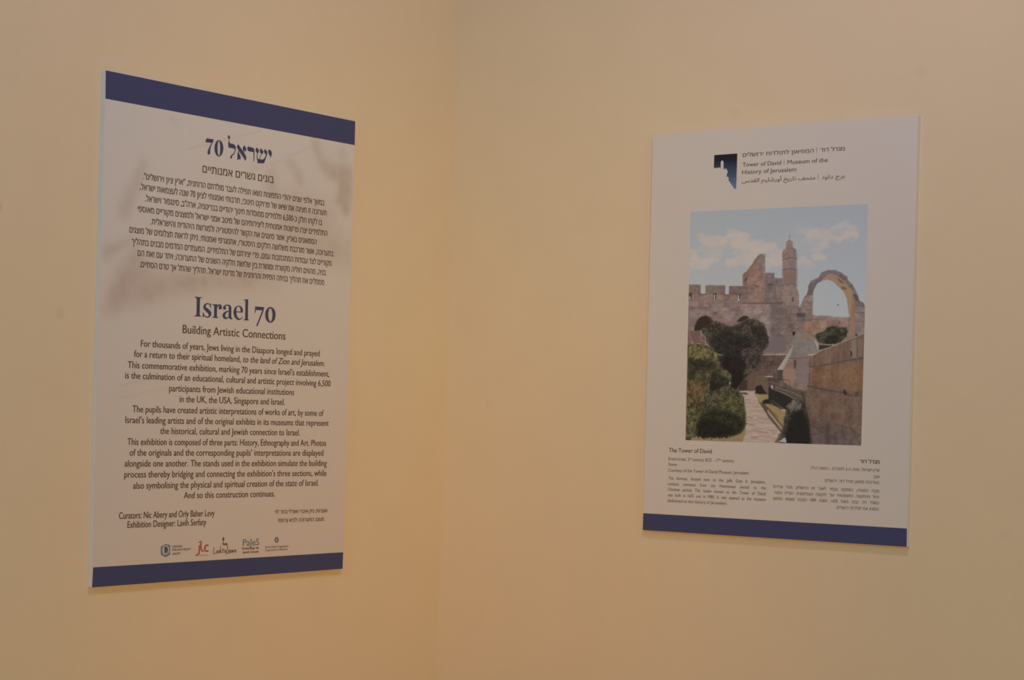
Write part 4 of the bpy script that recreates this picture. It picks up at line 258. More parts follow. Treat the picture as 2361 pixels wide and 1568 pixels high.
"wzo_mark":[[[134.58,70.49],[136.98,69.67],[138.91,68.0],[135.84,67.61]],[[139.58,66.93],[140.21,64.55],[139.8,62.2],[137.74,64.62]],[[139.23,61.17],[137.45,59.61],[135.12,58.94],[136.12,61.74]],[[133.87,58.98],[131.47,59.8],[129.55,61.47],[132.6,61.85]],[[128.87,62.54],[128.25,64.91],[128.65,67.26],[130.71,64.84]],[[129.23,68.29],[131.0,69.85],[133.33,70.52],[132.33,67.72]],[[138.1,64.61],[137.87,63.14],[136.38,63.79],[136.51,64.66]],[[137.87,63.14],[137.09,61.91],[135.92,63.06],[136.38,63.79]],[[137.09,61.91],[135.87,61.11],[135.2,62.58],[135.92,63.06]],[[135.87,61.11],[134.4,60.86],[134.33,62.43],[135.2,62.58]],[[134.4,60.86],[132.91,61.2],[133.45,62.64],[134.33,62.43]],[[132.91,61.2],[131.61,62.08],[132.68,63.16],[133.45,62.64]],[[131.61,62.08],[130.72,63.36],[132.15,63.92],[132.68,63.16]],[[130.72,63.36],[130.35,64.85],[131.94,64.8],[132.15,63.92]],[[130.35,64.85],[130.58,66.32],[132.07,65.67],[131.94,64.8]],[[130.58,66.32],[131.36,67.55],[132.53,66.41],[132.07,65.67]],[[131.36,67.55],[132.57,68.35],[133.25,66.88],[132.53,66.41]],[[132.57,68.35],[134.04,68.6],[134.11,67.03],[133.25,66.88]],[[134.04,68.6],[135.54,68.26],[135.0,66.83],[134.11,67.03]],[[135.54,68.26],[136.83,67.39],[135.76,66.31],[135.0,66.83]],[[136.83,67.39],[137.73,66.1],[136.29,65.55],[135.76,66.31]],[[137.73,66.1],[138.1,64.61],[136.51,64.66],[136.29,65.55]]],
"museum_emblem":[[[-137.6,722.65],[-87.34,722.73],[-87.96,656.2],[-89.02,655.18],[-92.02,655.57],[-105.42,673.18],[-104.83,676.73],[-106.54,679.81],[-109.0,679.58],[-109.88,681.78],[-107.82,687.04],[-107.39,691.44],[-109.59,691.92],[-109.67,695.15],[-113.24,695.59],[-113.48,694.17],[-114.85,694.0],[-115.44,695.95],[-116.53,695.53],[-116.83,707.28],[-117.73,709.96],[-120.1,711.66],[-122.39,709.99],[-123.16,707.64],[-123.13,695.9],[-124.23,695.96],[-124.57,698.38],[-128.42,698.36],[-128.92,696.71],[-130.3,696.78],[-130.76,698.37],[-134.2,698.44],[-134.98,696.57],[-136.37,696.88],[-136.69,698.58],[-138.06,698.42]]],
"separator":[[[80.81,723.91],[81.58,723.86],[81.42,713.67],[80.78,713.71]],[[13.07,705.28],[13.86,705.23],[13.71,694.93],[13.05,694.96]],[[84.62,674.79],[85.4,674.74],[85.26,663.75],[84.62,663.79]]]}
PAINT=[
["c",[[-30,188],[174,257]],[169,156,147],0,0.9,0],
["c",[[-27,167],[71,233]],[169,156,147],0,0.8,0],
["c",[[58,106],[248,155]],[169,156,147],0,0.8,0],
["c",[[33,90],[105,115]],[169,156,147],0,0.6,0],
["c",[[178,106],[343,161]],[169,156,147],0,0.7,0],
["c",[[224,113],[425,244]],[169,156,147],0,1,0],
["c",[[218,178],[348,262]],[169,156,147],0,0.9,0],
["c",[[209,80],[291,114]],[169,156,147],0,0.6,0],
["c",[[298,172],[450,273]],[169,156,147],0,0.9,0],
["c",[[400,149],[526,201]],[169,156,147],0,0.9,0],
["c",[[455,175],[559,248]],[169,156,147],0,0.9,0],
["c",[[421,211],[547,268]],[169,156,147],0,0.6,0],
["c",[[678,92],[930,165]],[169,156,147],0,0.9,0],
["c",[[831,69],[940,116]],[169,156,147],0,0.7,0],
["c",[[812,99],[943,155]],[169,156,147],0,0.8,0],
["c",[[690,138],[812,185]],[169,156,147],0,0.7,0],
["c",[[693,198],[776,233]],[169,156,147],0,0.9,0],
["c",[[613,211],[691,248]],[169,156,147],0,0.7,0],
["c",[[651,226],[718,262]],[169,156,147],0,0.6,0],
["c",[[37,141],[252,228]],[169,156,147],0,0.45,0],
["c",[[615,47],[717,103]],[169,156,147],0,0.3,0],
["c",[[605,77],[673,114]],[169,156,147],0,0.25,0],
["c",[[348,131],[798,196]],[169,156,147],0,0.15,0],
["s",[[648,422],[713,423],[714,457],[748,463],[752,460],[823,464],[828,467],[922,470],[1000,457],[1003,601],[654,636]],[128,106,94],0,0.8,1],
["s",[[626,476],[715,475],[809,499],[911,500],[920,543],[820,532],[712,561],[651,552],[625,521]],[134,104,86],0,2,1],
["s",[[-19,319],[72,322],[72,362],[100,362],[99,325],[125,323],[216,327],[216,366],[239,366],[239,329],[318,331],[444,317],[444,276],[497,277],[499,298],[552,302],[555,340],[623,343],[633,362],[639,422],[644,426],[676,437],[669,496],[653,594],[602,601],[589,636],[-9,637]],[118,98,92],0,0.8,1],
["s",[[441,332],[546,302],[555,615],[454,603],[446,415]],[106,90,85],0,3,1],
["s",[[380,412],[480,413],[479,473],[494,601],[471,622],[425,494]],[126,108,104],0,5,1],
["s",[[510,335],[623,352],[635,369],[636,405],[608,400],[512,397]],[124,104,95],0,3,1],
["s",[[529,404],[625,409],[621,489],[610,573],[546,594],[532,488]],[110,92,84],0,5,1],
["f",[[517,552],[564,552],[566,615],[405,615],[404,603]],[101,88,87],0,3,0],
["s",[[317,409],[477,411],[478,445],[433,471],[289,456]],[126,107,100],0,5,1],
["s",[[2,320],[71,322],[70,362],[105,362],[99,328],[216,328],[214,366],[239,366],[240,330],[352,333],[350,369],[1,384]],[104,87,80],0,1.5,1],
["s",[[22,364],[287,370],[287,388],[22,384]],[124,100,88],0,2,1],
["f",[[305,401],[549,404],[549,412],[325,407]],[92,76,68],0,1,0],
["f",[[69,361],[105,362],[105,365],[69,364]],[60,56,56],0,0.6,0],
["f",[[214,366],[240,366],[240,368],[214,367]],[70,64,62],0,0.6,0],
["f",[[0,355],[20,355],[16,388],[3,388]],[72,52,46],0,0.6,0],
["f",[[145,360],[167,360],[163,389],[147,389]],[72,52,46],0,0.6,0],
["f",[[287,366],[307,366],[303,392],[289,392]],[72,52,46],0,0.6,0],
["f",[[5,373],[11,373],[12,388],[6,388]],[150,145,140],0,0.5,0],
["f",[[150,366],[157,366],[158,391],[151,390]],[150,145,140],0,0.5,0],
["f",[[290,369],[297,369],[297,392],[291,392]],[150,145,140],0,0.5,0],
["f",[[289,386],[303,386],[302,393],[290,393]],[150,145,140],0,0.5,0],
["f",[[17,397],[57,397],[58,416],[17,416]],[125,110,104],0,1.2,1],
["f",[[12,438],[39,439],[39,454],[12,454]],[125,112,108],0,1.2,1],
["f",[[151,420],[174,421],[175,440],[152,440]],[122,112,110],0,1.2,1],
["f",[[201,421],[236,421],[236,439],[201,438]],[138,114,97],0,1.2,1],
["f",[[149,442],[172,442],[173,455],[149,455]],[100,76,66],0,1.2,1],
["f",[[5,416],[41,417],[42,430],[6,430]],[98,84,80],0,1.2,1],
["f",[[213,443],[240,443],[240,460],[214,460]],[126,106,98],0,1.2,1],
["f",[[91,407],[118,407],[118,418],[92,417]],[128,108,100],0,1.2,1],
["f",[[248,426],[312,427],[312,439],[248,439]],[104,90,86],0,1.2,1],
["f",[[489,424],[550,425],[551,459],[490,458]],[98,84,80],0,1.2,1],
["s",[[315,282],[323,275],[340,267],[342,261],[374,234],[377,225],[407,196],[412,195],[442,196],[445,335],[443,381],[355,376],[351,333],[318,331]],[134,106,92],0,0.7,1],
["s",[[412,195],[442,196],[443,260],[434,317],[411,266],[407,206]],[116,100,96],0,1.5,1],
["f",[[316,282],[342,267],[346,279],[344,331],[318,331]],[112,90,80],0,1.5,1],
["f",[[342,263],[374,234],[377,226],[407,197],[410,216],[389,234],[361,258],[347,279]],[108,96,80],0,2,1],
["f",[[326,304],[343,290],[343,303],[328,312]],[70,58,48],0,1,0],
["s",[[354,333],[444,324],[444,402],[360,401]],[122,98,86],0,4,1],
["f",[[389,330],[411,331],[409,336],[390,334]],[72,56,50],0,1,0],
["s",[[444,277],[497,277],[499,299],[552,303],[553,340],[444,335]],[108,92,90],0,1,1],
["f",[[461,324],[483,323],[482,327],[463,327]],[58,46,44],0,0.8,0],
["f",[[540,185],[558,176],[559,149],[567,142],[576,136],[587,143],[595,147],[598,172],[616,180],[614,193],[618,211],[617,229],[621,285],[619,320],[624,345],[581,349],[553,347],[548,301],[543,283],[543,234],[538,212]],[125,104,97],0,0.8,3],
["f",[[541,188],[567,178],[576,347],[553,347],[546,283]],[130,102,92],0,3,3],
["f",[[595,179],[617,183],[623,341],[595,341]],[118,102,100],0,4,1],
["f",[[545,273],[620,271],[621,320],[550,322]],[118,92,84],0,5,1],
["l",[[541,222],[560,217],[582,215],[605,217],[621,222]],[70,56,56],0,1.1,0],
["l",[[542,268],[561,263],[583,261],[607,263],[623,268]],[70,56,56],0,1.1,0],
["l",[[544,333],[563,327],[585,326],[608,328],[624,333]],[70,56,56],0,1.1,0],
["l",[[577,136],[577,116]],[92,88,92],0,0.9,0],
["l",[[540,177],[558,176]],[120,110,110],0,0.7,0],
["l",[[561,175],[597,174]],[88,72,68],0,1.2,0],
["l",[[602,179],[606,193]],[90,78,76],0,1.5,0],
["l",[[575,125],[580,125]],[92,88,92],0,0.9,0],
["f",[[558,347],[624,345],[636,370],[641,422],[601,411],[602,362],[581,355]],[126,106,98],0,1,1],
["f",[[598,380],[608,383],[609,401],[601,401]],[76,66,64],0,1,0],
["s",[[644,426],[655,405],[668,380],[679,374],[688,353],[687,339],[701,316],[744,300],[757,281],[791,271],[804,270],[813,272],[832,271],[868,283],[882,292],[900,301],[902,315],[930,336],[951,364],[952,372],[960,378],[967,400],[992,411],[998,427],[1000,547],[911,546],[913,470],[920,468],[913,453],[907,422],[900,389],[884,363],[856,342],[824,319],[792,310],[765,314],[737,326],[719,352],[712,385],[714,458],[714,483],[631,482],[635,440]],[104,90,88],0,0.7,1],
["s",[[670,384],[716,371],[715,476],[677,475],[644,426]],[122,102,94],0,2,1],
["f",[[756,319],[767,304],[787,292],[809,287],[846,296],[882,318],[905,339],[933,364],[941,412],[939,446],[931,477],[920,474],[918,468],[908,425],[900,391],[879,359],[847,331],[819,316],[792,310],[765,313]],[142,112,88],0,1.2,1],
["f",[[765,313],[805,290],[855,307],[842,314],[805,301],[778,311]],[140,110,90],0,1.5,1],
["f",[[846,303],[883,325],[878,330],[851,319]],[112,78,54],0,1.2,1],
["f",[[869,338],[897,349],[895,356],[874,351]],[108,74,52],0,1.2,1],
["f",[[929,371],[946,373],[946,429],[941,498],[926,464]],[130,98,72],0,3,1],
["f",[[918,470],[944,464],[951,546],[915,546]],[134,104,84],0,2,1],
["s",[[946,426],[998,427],[1000,547],[951,546]],[128,108,100],0,2,1],
["f",[[931,374],[952,372],[967,403],[947,402]],[82,72,70],0,1,1],
["f",[[623,450],[677,450],[675,468],[631,467]],[76,66,66],0,1,1],
["l",[[711,371],[684,370]],[72,58,52],0,0.9,0],
["l",[[710,406],[668,406]],[72,58,52],0,0.9,0],
["l",[[711,436],[672,437]],[72,58,52],0,0.9,0],
["l",[[947,488],[996,489]],[72,58,52],0,0.9,0],
["l",[[721,476],[769,476]],[72,58,52],0,0.9,0],
["l",[[948,452],[997,451]],[72,58,52],0,0.9,0],
["f",[[846,416],[858,416],[857,419],[849,419]],[66,60,60],0,0.6,0],
["f",[[857,487],[869,488],[868,497],[859,497]],[108,70,60],0,1,0],
["f",[[607,528],[623,528],[625,546],[609,545]],[40,32,28],0,0.8,0],
["f",[[39,523],[41,502],[55,478],[75,462],[105,456],[126,462],[144,474],[152,486],[115,507],[80,520]],[44,34,28],0,1,1],
["f",[[102,456],[126,461],[144,474],[152,486],[135,485],[123,470]],[66,48,36],0,2,1],
["f",[[287,484],[304,469],[324,460],[341,458],[359,466],[333,480],[305,487]],[50,40,32],0,1,1],
["f",[[-30,758],[534,753],[994,750],[1001,996],[-21,1020]],[78,66,52],0,1,1],
["s",[[327,624],[531,627],[629,626],[632,753],[535,781],[293,784],[310,698]],[86,68,60],0,1,1],
["f",[[329,698],[466,697],[461,771],[312,772],[315,738]],[90,68,56],0,3,1],
["f",[[307,738],[357,732],[358,778],[309,781]],[56,42,38],0,2,1],
["f",[[410,720],[459,717],[479,737],[480,793],[408,777],[403,737]],[92,76,62],0,1,1],
["f",[[397,789],[411,760],[438,754],[457,779],[473,792],[424,795]],[34,28,26],0,1.5,1],
["l",[[459,719],[503,718]],[165,145,135],0,1.6,0],
["l",[[414,720],[459,716]],[110,94,82],0,1,0],
["l",[[440,626],[531,625],[581,625]],[172,150,130],0,1.8,0],
["s",[[702,629],[702,760],[691,778],[621,767],[566,738],[555,694],[587,644],[691,635]],[122,98,86],0,0.8,1],
["f",[[626,653],[699,638],[702,760],[640,746],[627,696]],[113,97,92],0,5,1],
["f",[[618,647],[632,644],[631,685],[621,685]],[70,56,48],0,1.5,0],
["f",[[616,556],[623,533],[715,545],[754,580],[757,609],[740,619],[702,628],[691,639],[591,641],[603,600]],[117,105,96],0,0.8,2],
["f",[[587,641],[603,600],[632,574],[637,641]],[108,98,92],0,12,2],
["f",[[723,556],[748,578],[757,595],[754,611],[746,595],[734,574]],[150,142,135],0,1,0],
["f",[[650,544],[681,544],[684,555],[656,555]],[130,100,78],0,1.5,0],
["l",[[599,641],[645,640],[699,637]],[60,50,46],0,1,0],
["f",[[526,690],[603,599],[613,583],[606,615],[558,690]],[152,144,128],0,0.8,0],
["l",[[538,690],[606,603]],[110,104,92],0,0.7,0],
["l",[[550,690],[605,609]],[110,104,92],0,0.7,0],
["f",[[527,691],[557,690],[558,733],[529,732]],[74,64,56],0,0.8,0],
["l",[[534,691],[535,732]],[48,42,38],0,0.8,0],
["l",[[542,691],[543,732]],[48,42,38],0,0.8,0],
["l",[[550,691],[551,732]],[48,42,38],0,0.8,0],
["f",[[565,682],[627,685],[628,743],[602,761],[566,735]],[134,104,86],0,3,1],
["g",[[733,542],[752,532],[782,528],[793,511],[833,503],[869,512],[901,508],[912,524],[910,545],[876,574],[838,582],[783,580],[756,578],[739,561]],[66,64,50],[40,38,30],2.5,2],
["g",[[794,549],[861,543],[859,572],[838,581],[786,579]],[30,27,24],[40,36,30],3,2],
["f",[[756,584],[838,584],[822,595],[757,605]],[52,44,34],0,1,1],
["l",[[751,582],[794,584]],[130,100,55],0,1.4,0],
["l",[[794,584],[839,585]],[165,158,145],0,1.2,0],
["g",[[80,520],[121,494],[173,481],[221,495],[256,503],[290,495],[325,482],[356,472],[405,477],[451,498],[469,541],[479,573],[465,594],[424,630],[439,658],[383,701],[327,744],[211,745],[166,628],[117,572],[99,550]],[70,62,52],[40,35,30],3,3],
["g",[[129,561],[204,529],[248,516],[286,547],[373,547],[380,594],[352,637],[178,630]],[42,37,34],[26,23,22],8,3],
["g",[[369,508],[434,500],[464,552],[436,569],[387,551]],[48,43,36],[30,27,24],5,3],
["f",[[196,641],[250,627],[347,641],[351,675],[330,715],[330,738],[262,764],[268,710],[221,693]],[28,23,22],0,5,2],
["f",[[229,693],[329,698],[330,738],[293,778],[262,767],[268,710]],[26,21,20],0,3,1],
["g",[[326,598],[421,584],[441,612],[424,669],[367,681],[327,641]],[66,56,50],[44,38,34],6,3],
["f",[[-3,519],[39,523],[77,520],[81,535],[108,552],[109,585],[82,585],[-2,578]],[98,76,68],0,1,1],
["l",[[12,524],[14,550],[33,572]],[152,130,118],0,1.2,0],
["l",[[77,521],[80,561]],[152,130,118],0,1.2,0],
["l",[[81,537],[106,550],[107,583]],[152,130,118],0,1.2,0],
["l",[[80,561],[102,570]],[152,130,118],0,1.2,0],
["l",[[-2,565],[34,574]],[152,130,118],0,1.2,0],
["l",[[22,577],[82,579]],[152,130,118],0,1.2,0],
["l",[[180,625],[207,627]],[160,140,128],0,1.8,0],
["f",[[-2,1007],[9,972],[260,967],[356,954],[432,952],[434,1009]],[128,104,74],0,3,1],
["f",[[340,798],[356,840],[411,868],[361,982],[337,968],[333,812]],[120,104,70],0,2,1],
["p",[[312,781],[408,778],[404,790],[416,805],[428,826],[487,895],[540,939],[564,961],[546,1006],[335,1011],[352,965],[361,897],[349,840],[337,803]],[154,130,114],0,1.2,4],
["f",[[313,788],[347,787],[370,793],[355,797],[320,794]],[66,54,56],0,1.2,0],
["f",[[408,791],[435,795],[480,795],[481,819],[447,821],[444,833],[421,822]],[134,114,76],0,1.2,1],
["f",[[475,806],[487,835],[527,847],[582,866],[580,901],[566,931],[516,885],[460,839]],[132,108,72],0,1.5,1],
["f",[[444,828],[462,816],[485,814],[497,834],[463,835]],[30,30,24],0,1.5,0],
["l",[[428,826],[448,847],[498,892],[533,928]],[72,52,42],0,1.4,0],
["l",[[449,832],[486,867],[539,902]],[72,52,42],0,1.6,0],
["l",[[457,835],[497,864],[538,891]],[72,52,42],0,1.2,0],
["f",[[476,855],[520,894],[566,934],[573,957],[525,914],[476,871]],[140,118,96],0,1.5,1],
["l",[[476,850],[520,888],[566,929]],[70,52,42],0,1.6,0],
["l",[[477,875],[513,908],[565,957]],[70,52,42],0,1.6,0],
["f",[[545,960],[572,951],[574,995],[519,999],[538,981]],[90,80,52],0,2,1],
["l",[[424,954],[466,955],[487,958]],[104,80,68],0,1.2,0],
["l",[[374,927],[403,926]],[104,80,68],0,1.2,0],
["l",[[344,820],[379,819]],[104,80,68],0,1.2,0],
["l",[[383,976],[421,978]],[104,80,68],0,1.2,0],
["l",[[481,946],[511,947]],[104,80,68],0,1.2,0],
["l",[[373,897],[396,897]],[104,80,68],0,1.2,0],
["l",[[431,916],[461,916]],[104,80,68],0,1.2,0],
["g",[[-3,580],[52,579],[104,586],[155,598],[182,624],[178,650],[197,670],[215,694],[236,696],[267,710],[259,730],[255,738],[256,767],[216,785],[146,814],[124,843],[70,902],[34,999],[0,1000]],[84,75,52],[48,44,30],1.5,3],
["g",[[6,636],[46,641],[134,656],[173,658],[181,684],[135,693],[56,693],[38,757],[14,743]],[50,46,32],[34,30,24],6,3],
["g",[[146,693],[253,733],[254,761],[200,773],[153,791],[144,733]],[48,46,34],[26,25,20],5,3],
["f",[[144,739],[191,750],[192,768],[150,791],[137,774]],[28,26,20],0,4,1],
["g",[[5,586],[132,598],[164,618],[94,653],[14,624]],[97,88,58],[70,62,38],6,3],
["f",[[156,612],[180,624],[178,641],[160,635]],[106,106,58],0,2,1],
["g",[[1,734],[97,734],[137,774],[111,809],[4,816]],[90,72,46],[60,50,34],6,3],
["g",[[1,851],[73,861],[78,887],[55,931],[7,926]],[90,85,50],[50,48,28],5,3],
["f",[[-4,641],[4,641],[5,845],[6,990],[0,990],[0,816]],[120,84,56],0,1.5,1],
["g",[[130,796],[169,782],[200,768],[231,762],[262,768],[305,784],[334,803],[342,818],[345,855],[354,889],[353,934],[337,957],[318,969],[261,980],[144,986],[65,983],[37,989],[67,939],[74,902],[97,867],[119,829]],[72,68,48],[44,42,28],1.8,3],
["g",[[82,896],[160,860],[257,870],[335,897],[348,934],[318,966],[222,982],[65,983]],[40,38,26],[24,22,18],8,3],
["g",[[75,913],[149,909],[259,936],[310,960],[260,977],[73,983],[66,945]],[26,23,18],[18,16,15],7,1],
["g",[[224,802],[325,806],[333,840],[296,869],[202,857]],[78,73,48],[56,54,32],8,3],
["f",[[479,762],[497,768],[591,799],[634,813],[592,834],[585,859],[515,838],[483,818]],[36,32,30],0,1,0],
["l",[[496,744],[551,753],[610,767],[660,779],[697,777]],[92,82,78],0,2.2,0],
["l",[[516,762],[591,778],[672,804]],[128,118,108],0,1.3,0],
["l",[[497,769],[572,790],[632,814]],[132,120,110],0,1.4,0],
["l",[[473,736],[496,732],[597,733]],[50,40,38],0,1.3,0],
["l",[[597,733],[599,761]],[60,46,40],0,1,0],
["l",[[483,747],[484,780]],[60,52,50],0,1.4,0],
["l",[[496,747],[497,774]],[60,52,50],0,1.2,0],
["l",[[516,747],[519,782]],[70,60,56],0,1,0],
["l",[[666,781],[676,804],[687,833]],[48,40,40],0,2.4,0],
["l",[[502,820],[581,860]],[110,96,86],0,1.2,0],
["l",[[472,718],[503,718]],[165,150,138],0,1.8,0],
["l",[[548,849],[548,861]],[60,48,40],0,1,0],
["l",[[618,769],[620,790]],[80,70,62],0,1,0],
["f",[[496,756],[505,756],[504,769],[496,768]],[160,150,145],0,0.8,0],
["f",[[554,858],[581,857],[578,864],[560,863]],[160,135,120],0,0.8,0],
["w",[[702,630],[736,622],[785,602],[838,587],[871,575],[927,557],[1000,536],[1012,1002],[728,1009],[717,905],[692,836],[693,777],[702,754],[702,702]],[104,80,66],0,0.8,5],
["w",[[711,682],[911,666],[996,652],[994,786],[899,778],[713,751]],[112,82,62],0,3,5],
["w",[[892,672],[996,655],[995,757],[913,744]],[116,84,60],0,14,5],
["w",[[725,890],[992,957],[993,1002],[728,1009]],[88,72,64],0,10,5],
["f",[[929,569],[951,558],[961,592],[960,641],[943,635],[934,609]],[118,102,88],0,2,1],
["f",[[964,563],[993,555],[993,635],[969,635]],[112,90,78],0,3,1],
["l",[[702,756],[744,763],[801,772],[899,783]],[76,62,56],0,4.5,0],
["l",[[899,784],[948,796],[993,797]],[74,62,56],0,4,0],
["l",[[711,676],[810,665],[903,651],[995,639]],[84,68,58],0,4,0],
["l",[[725,919],[787,950],[863,974]],[74,60,54],0,3,0],
["l",[[861,914],[936,929],[992,957]],[76,64,60],0,3,0],
["l",[[702,626],[717,626],[736,622]],[172,150,136],0,3,0],
["l",[[736,622],[785,602],[815,594],[838,587],[871,575],[897,568],[927,559],[997,538]],[150,130,112],0,1.6,0],
["l",[[907,810],[906,833]],[62,50,44],0,1.6,0],
["l",[[948,796],[993,800]],[110,94,84],0,1.4,0],
["f",[[926,609],[934,612],[938,632],[928,626]],[44,34,30],0,1.5,0],
["f",[[893,770],[906,771],[918,790],[914,793],[899,791]],[46,40,34],0,1.5,0],
["f",[[958,778],[980,775],[977,795],[955,798]],[70,56,46],0,4,0],
["f",[[949,545],[955,540],[966,542],[966,545],[955,548]],[52,40,36],0,1,0],
["f",[[823,874],[860,874],[861,894],[834,894]],[82,66,48],0,6,1],
["g",[[589,837],[630,813],[669,816],[692,836],[705,861],[709,890],[723,962],[728,1009],[539,1013],[554,978],[568,937],[571,901],[589,863]],[66,60,54],[40,36,33],3,3],
["g",[[592,834],[630,815],[669,818],[685,841],[643,859],[605,872]],[94,86,76],[70,64,56],5,3],
["f",[[632,863],[678,859],[710,905],[728,1009],[574,1012],[581,965],[606,892]],[24,22,21],0,6,1],
["f",[[546,994],[577,975],[584,977],[591,997]],[150,138,128],0,0.8,0]]
TINT=[[[[-238.0,750.0],[-225.0,732.0],[-248.0,678.0],[-264.0,640.0],[-278.0,626.0],[-294.0,650.0],[-273.0,685.0],[-250.0,718.0]],0.45,3],[[[-238.0,750.0],[-225.0,732.0],[-237.0,723.0],[-247.0,729.0]],0.3,2],[[[-323.0,591.0],[-301.0,583.0],[-275.0,598.0],[-248.0,606.0],[-261.0,589.0],[-297.0,571.0],[-321.0,554.0]],0.5,3],[[[-245.0,611.0],[-257.0,572.0],[-286.0,541.0],[-304.0,505.0],[-321.0,478.0],[-320.0,458.0],[-280.0,479.0],[-222.0,485.0],[-153.0,508.0],[-45.0,526.0],[70.0,542.0],[69.0,564.0],[-46.0,553.0],[-148.0,547.0],[-190.0,539.0],[-243.0,570.0]],0.6,5],[[[-279.0,545.0],[-262.0,543.0],[-255.0,521.0],[-274.0,499.0],[-283.0,476.0],[-303.0,472.0],[-294.0,505.0]],0.4,3],[[[-179.0,824.0],[-168.0,825.0],[-157.0,814.0],[-160.0,811.0]],0.4,2],[[[-264.0,569.0],[-226.0,564.0],[-156.0,565.0],[-148.0,547.0],[-239.0,543.0]],0.3,4],[[[194.0,833.0],[213.0,835.0],[229.0,804.0],[265.0,788.0],[288.0,793.0],[316.0,794.0],[322.0,737.0],[309.0,688.0],[268.0,720.0],[282.0,748.0],[278.0,760.0],[243.0,764.0],[223.0,782.0],[206.0,811.0]],0.6,3],[[[275.0,818.0],[294.0,828.0],[303.0,803.0],[280.0,797.0]],0.35,3],[[[136.0,790.0],[163.0,767.0],[183.0,742.0],[172.0,728.0],[148.0,758.0],[125.0,781.0]],0.5,3],[[[79.0,765.0],[97.0,770.0],[106.0,728.0],[133.0,695.0],[89.0,701.0],[73.0,729.0]],0.4,4],[[[113.0,724.0],[187.0,727.0],[261.0,709.0],[272.0,642.0],[318.0,652.0],[325.0,595.0],[174.0,603.0],[100.0,627.0]],0.45,8],[[[-56.0,661.0],[97.0,677.0],[174.0,608.0],[104.0,527.0],[-72.0,563.0]],0.3,14]]
TINT_LINES=[[[5.0,744.0],[100.0,777.0]],[[100.0,777.0],[194.0,818.0]],[[-277.0,345.0],[-211.0,359.0]],[[-276.0,324.0],[-156.0,346.0]],[[-132.0,773.0],[56.0,831.0]]]
LEFT_ORIGIN=[-0.64491, 1.25792]
RIGHT_ORIGIN=[0.78576, 1.3541]

# ------------------------------------------------------------------ lettering
fc = bpy.data.curves.new('type_setter', 'FONT'); fo = bpy.data.objects.new('type_setter', fc); C.objects.link(fo)
fc.resolution_u = 3; fc.fill_mode = 'NONE'
_cache = {}
def fill_loops(co, loops):
    """fill each outer contour with its holes; overlapping outers (as in the Hebrew face) stay separate pieces"""
    area2 = lambda l: sum(co[l[i]][0]*co[l[(i+1) % len(l)]][1] - co[l[(i+1) % len(l)]][0]*co[l[i]][1] for i in range(len(l)))
    def within(p, l):
        c = False; n = len(l)
        for i in range(n):
            (xa, ya), (xb, yb) = co[l[i]], co[l[(i+1) % n]]
            if (ya > p[1]) != (yb > p[1]) and p[0] < (xb-xa)*(p[1]-ya)/(yb-ya)+xa: c = not c
        return c
    boxes = [(co[l].min(0), co[l].max(0)) for l in loops]; A = [area2(l) for l in loops]; holes = {}; host = {}
    for i in range(len(loops)):
        p = co[loops[i][0]]
        for j in range(len(loops)):
            if j != i and A[i]*A[j] < 0 and abs(A[j]) > abs(A[i]) and (boxes[j][0] <= boxes[i][0]).all() and (boxes[j][1] >= boxes[i][1]).all() and within(p, loops[j]): host[i] = j; break
    outers = [i for i in range(len(loops)) if i not in host]; holes = {j: [i for i in host if host[i] == j] for j in outers}
    faces = []
    for j in outers:
        grp = [loops[j]] + [loops[k] for k in holes[j]]; flat = [v for l in grp for v in l]
        for t in mathutils.geometry.tessellate_polygon([[Vector((co[v][0], co[v][1], 0)) for v in l] for l in grp]):
            f = tuple(flat[k] for k in t); (x0, y0), (x1, y1), (x2, y2) = (co[k] for k in f)
            if (x1-x0)*(y2-y0)-(x2-x0)*(y1-y0) < 0: f = f[::-1]
            faces.append(f)
    return faces
def glyphs(s, off):
    if (s, off) not in _cache:
        fc.body = s; fc.offset = off
        bpy.context.view_layer.update()
        ev = fo.evaluated_get(bpy.context.evaluated_depsgraph_get()); me = ev.to_mesh()
        n = len(me.vertices); co = np.empty(n*3); me.vertices.foreach_get('co', co); co = co.reshape(-1, 3)[:, :2].copy()
        nb = [[] for _ in range(n)]
        for e in me.edges: a, b = e.vertices; nb[a].append(b); nb[b].append(a)
        ev.to_mesh_clear(); seen = [False]*n; loops = []
        for i in range(n):
            if seen[i] or len(nb[i]) < 2: continue
            l = [i]; seen[i] = True; k = max(nb[i]) if i+1 not in nb[i] else i+1
            while not seen[k]:
                seen[k] = True; l.append(k); nx = [q for q in nb[k] if not seen[q]]
                if not nx: break
                k = nx[0]
            if len(l) > 2: loops.append(l)
        tri = fill_loops(co, loops); z = np.zeros((n, 1))       # neighbouring contours sit on slightly different ink layers
        for k, l in enumerate(loops): z[l] = k % 7
        _cache[(s, off)] = (np.concatenate([co, z], 1), tri)
    return _cache[(s, off)]
def height(s, off): c, _ = glyphs(s, off); return c[:, 1].max() - max(0, c[:, 1].min())
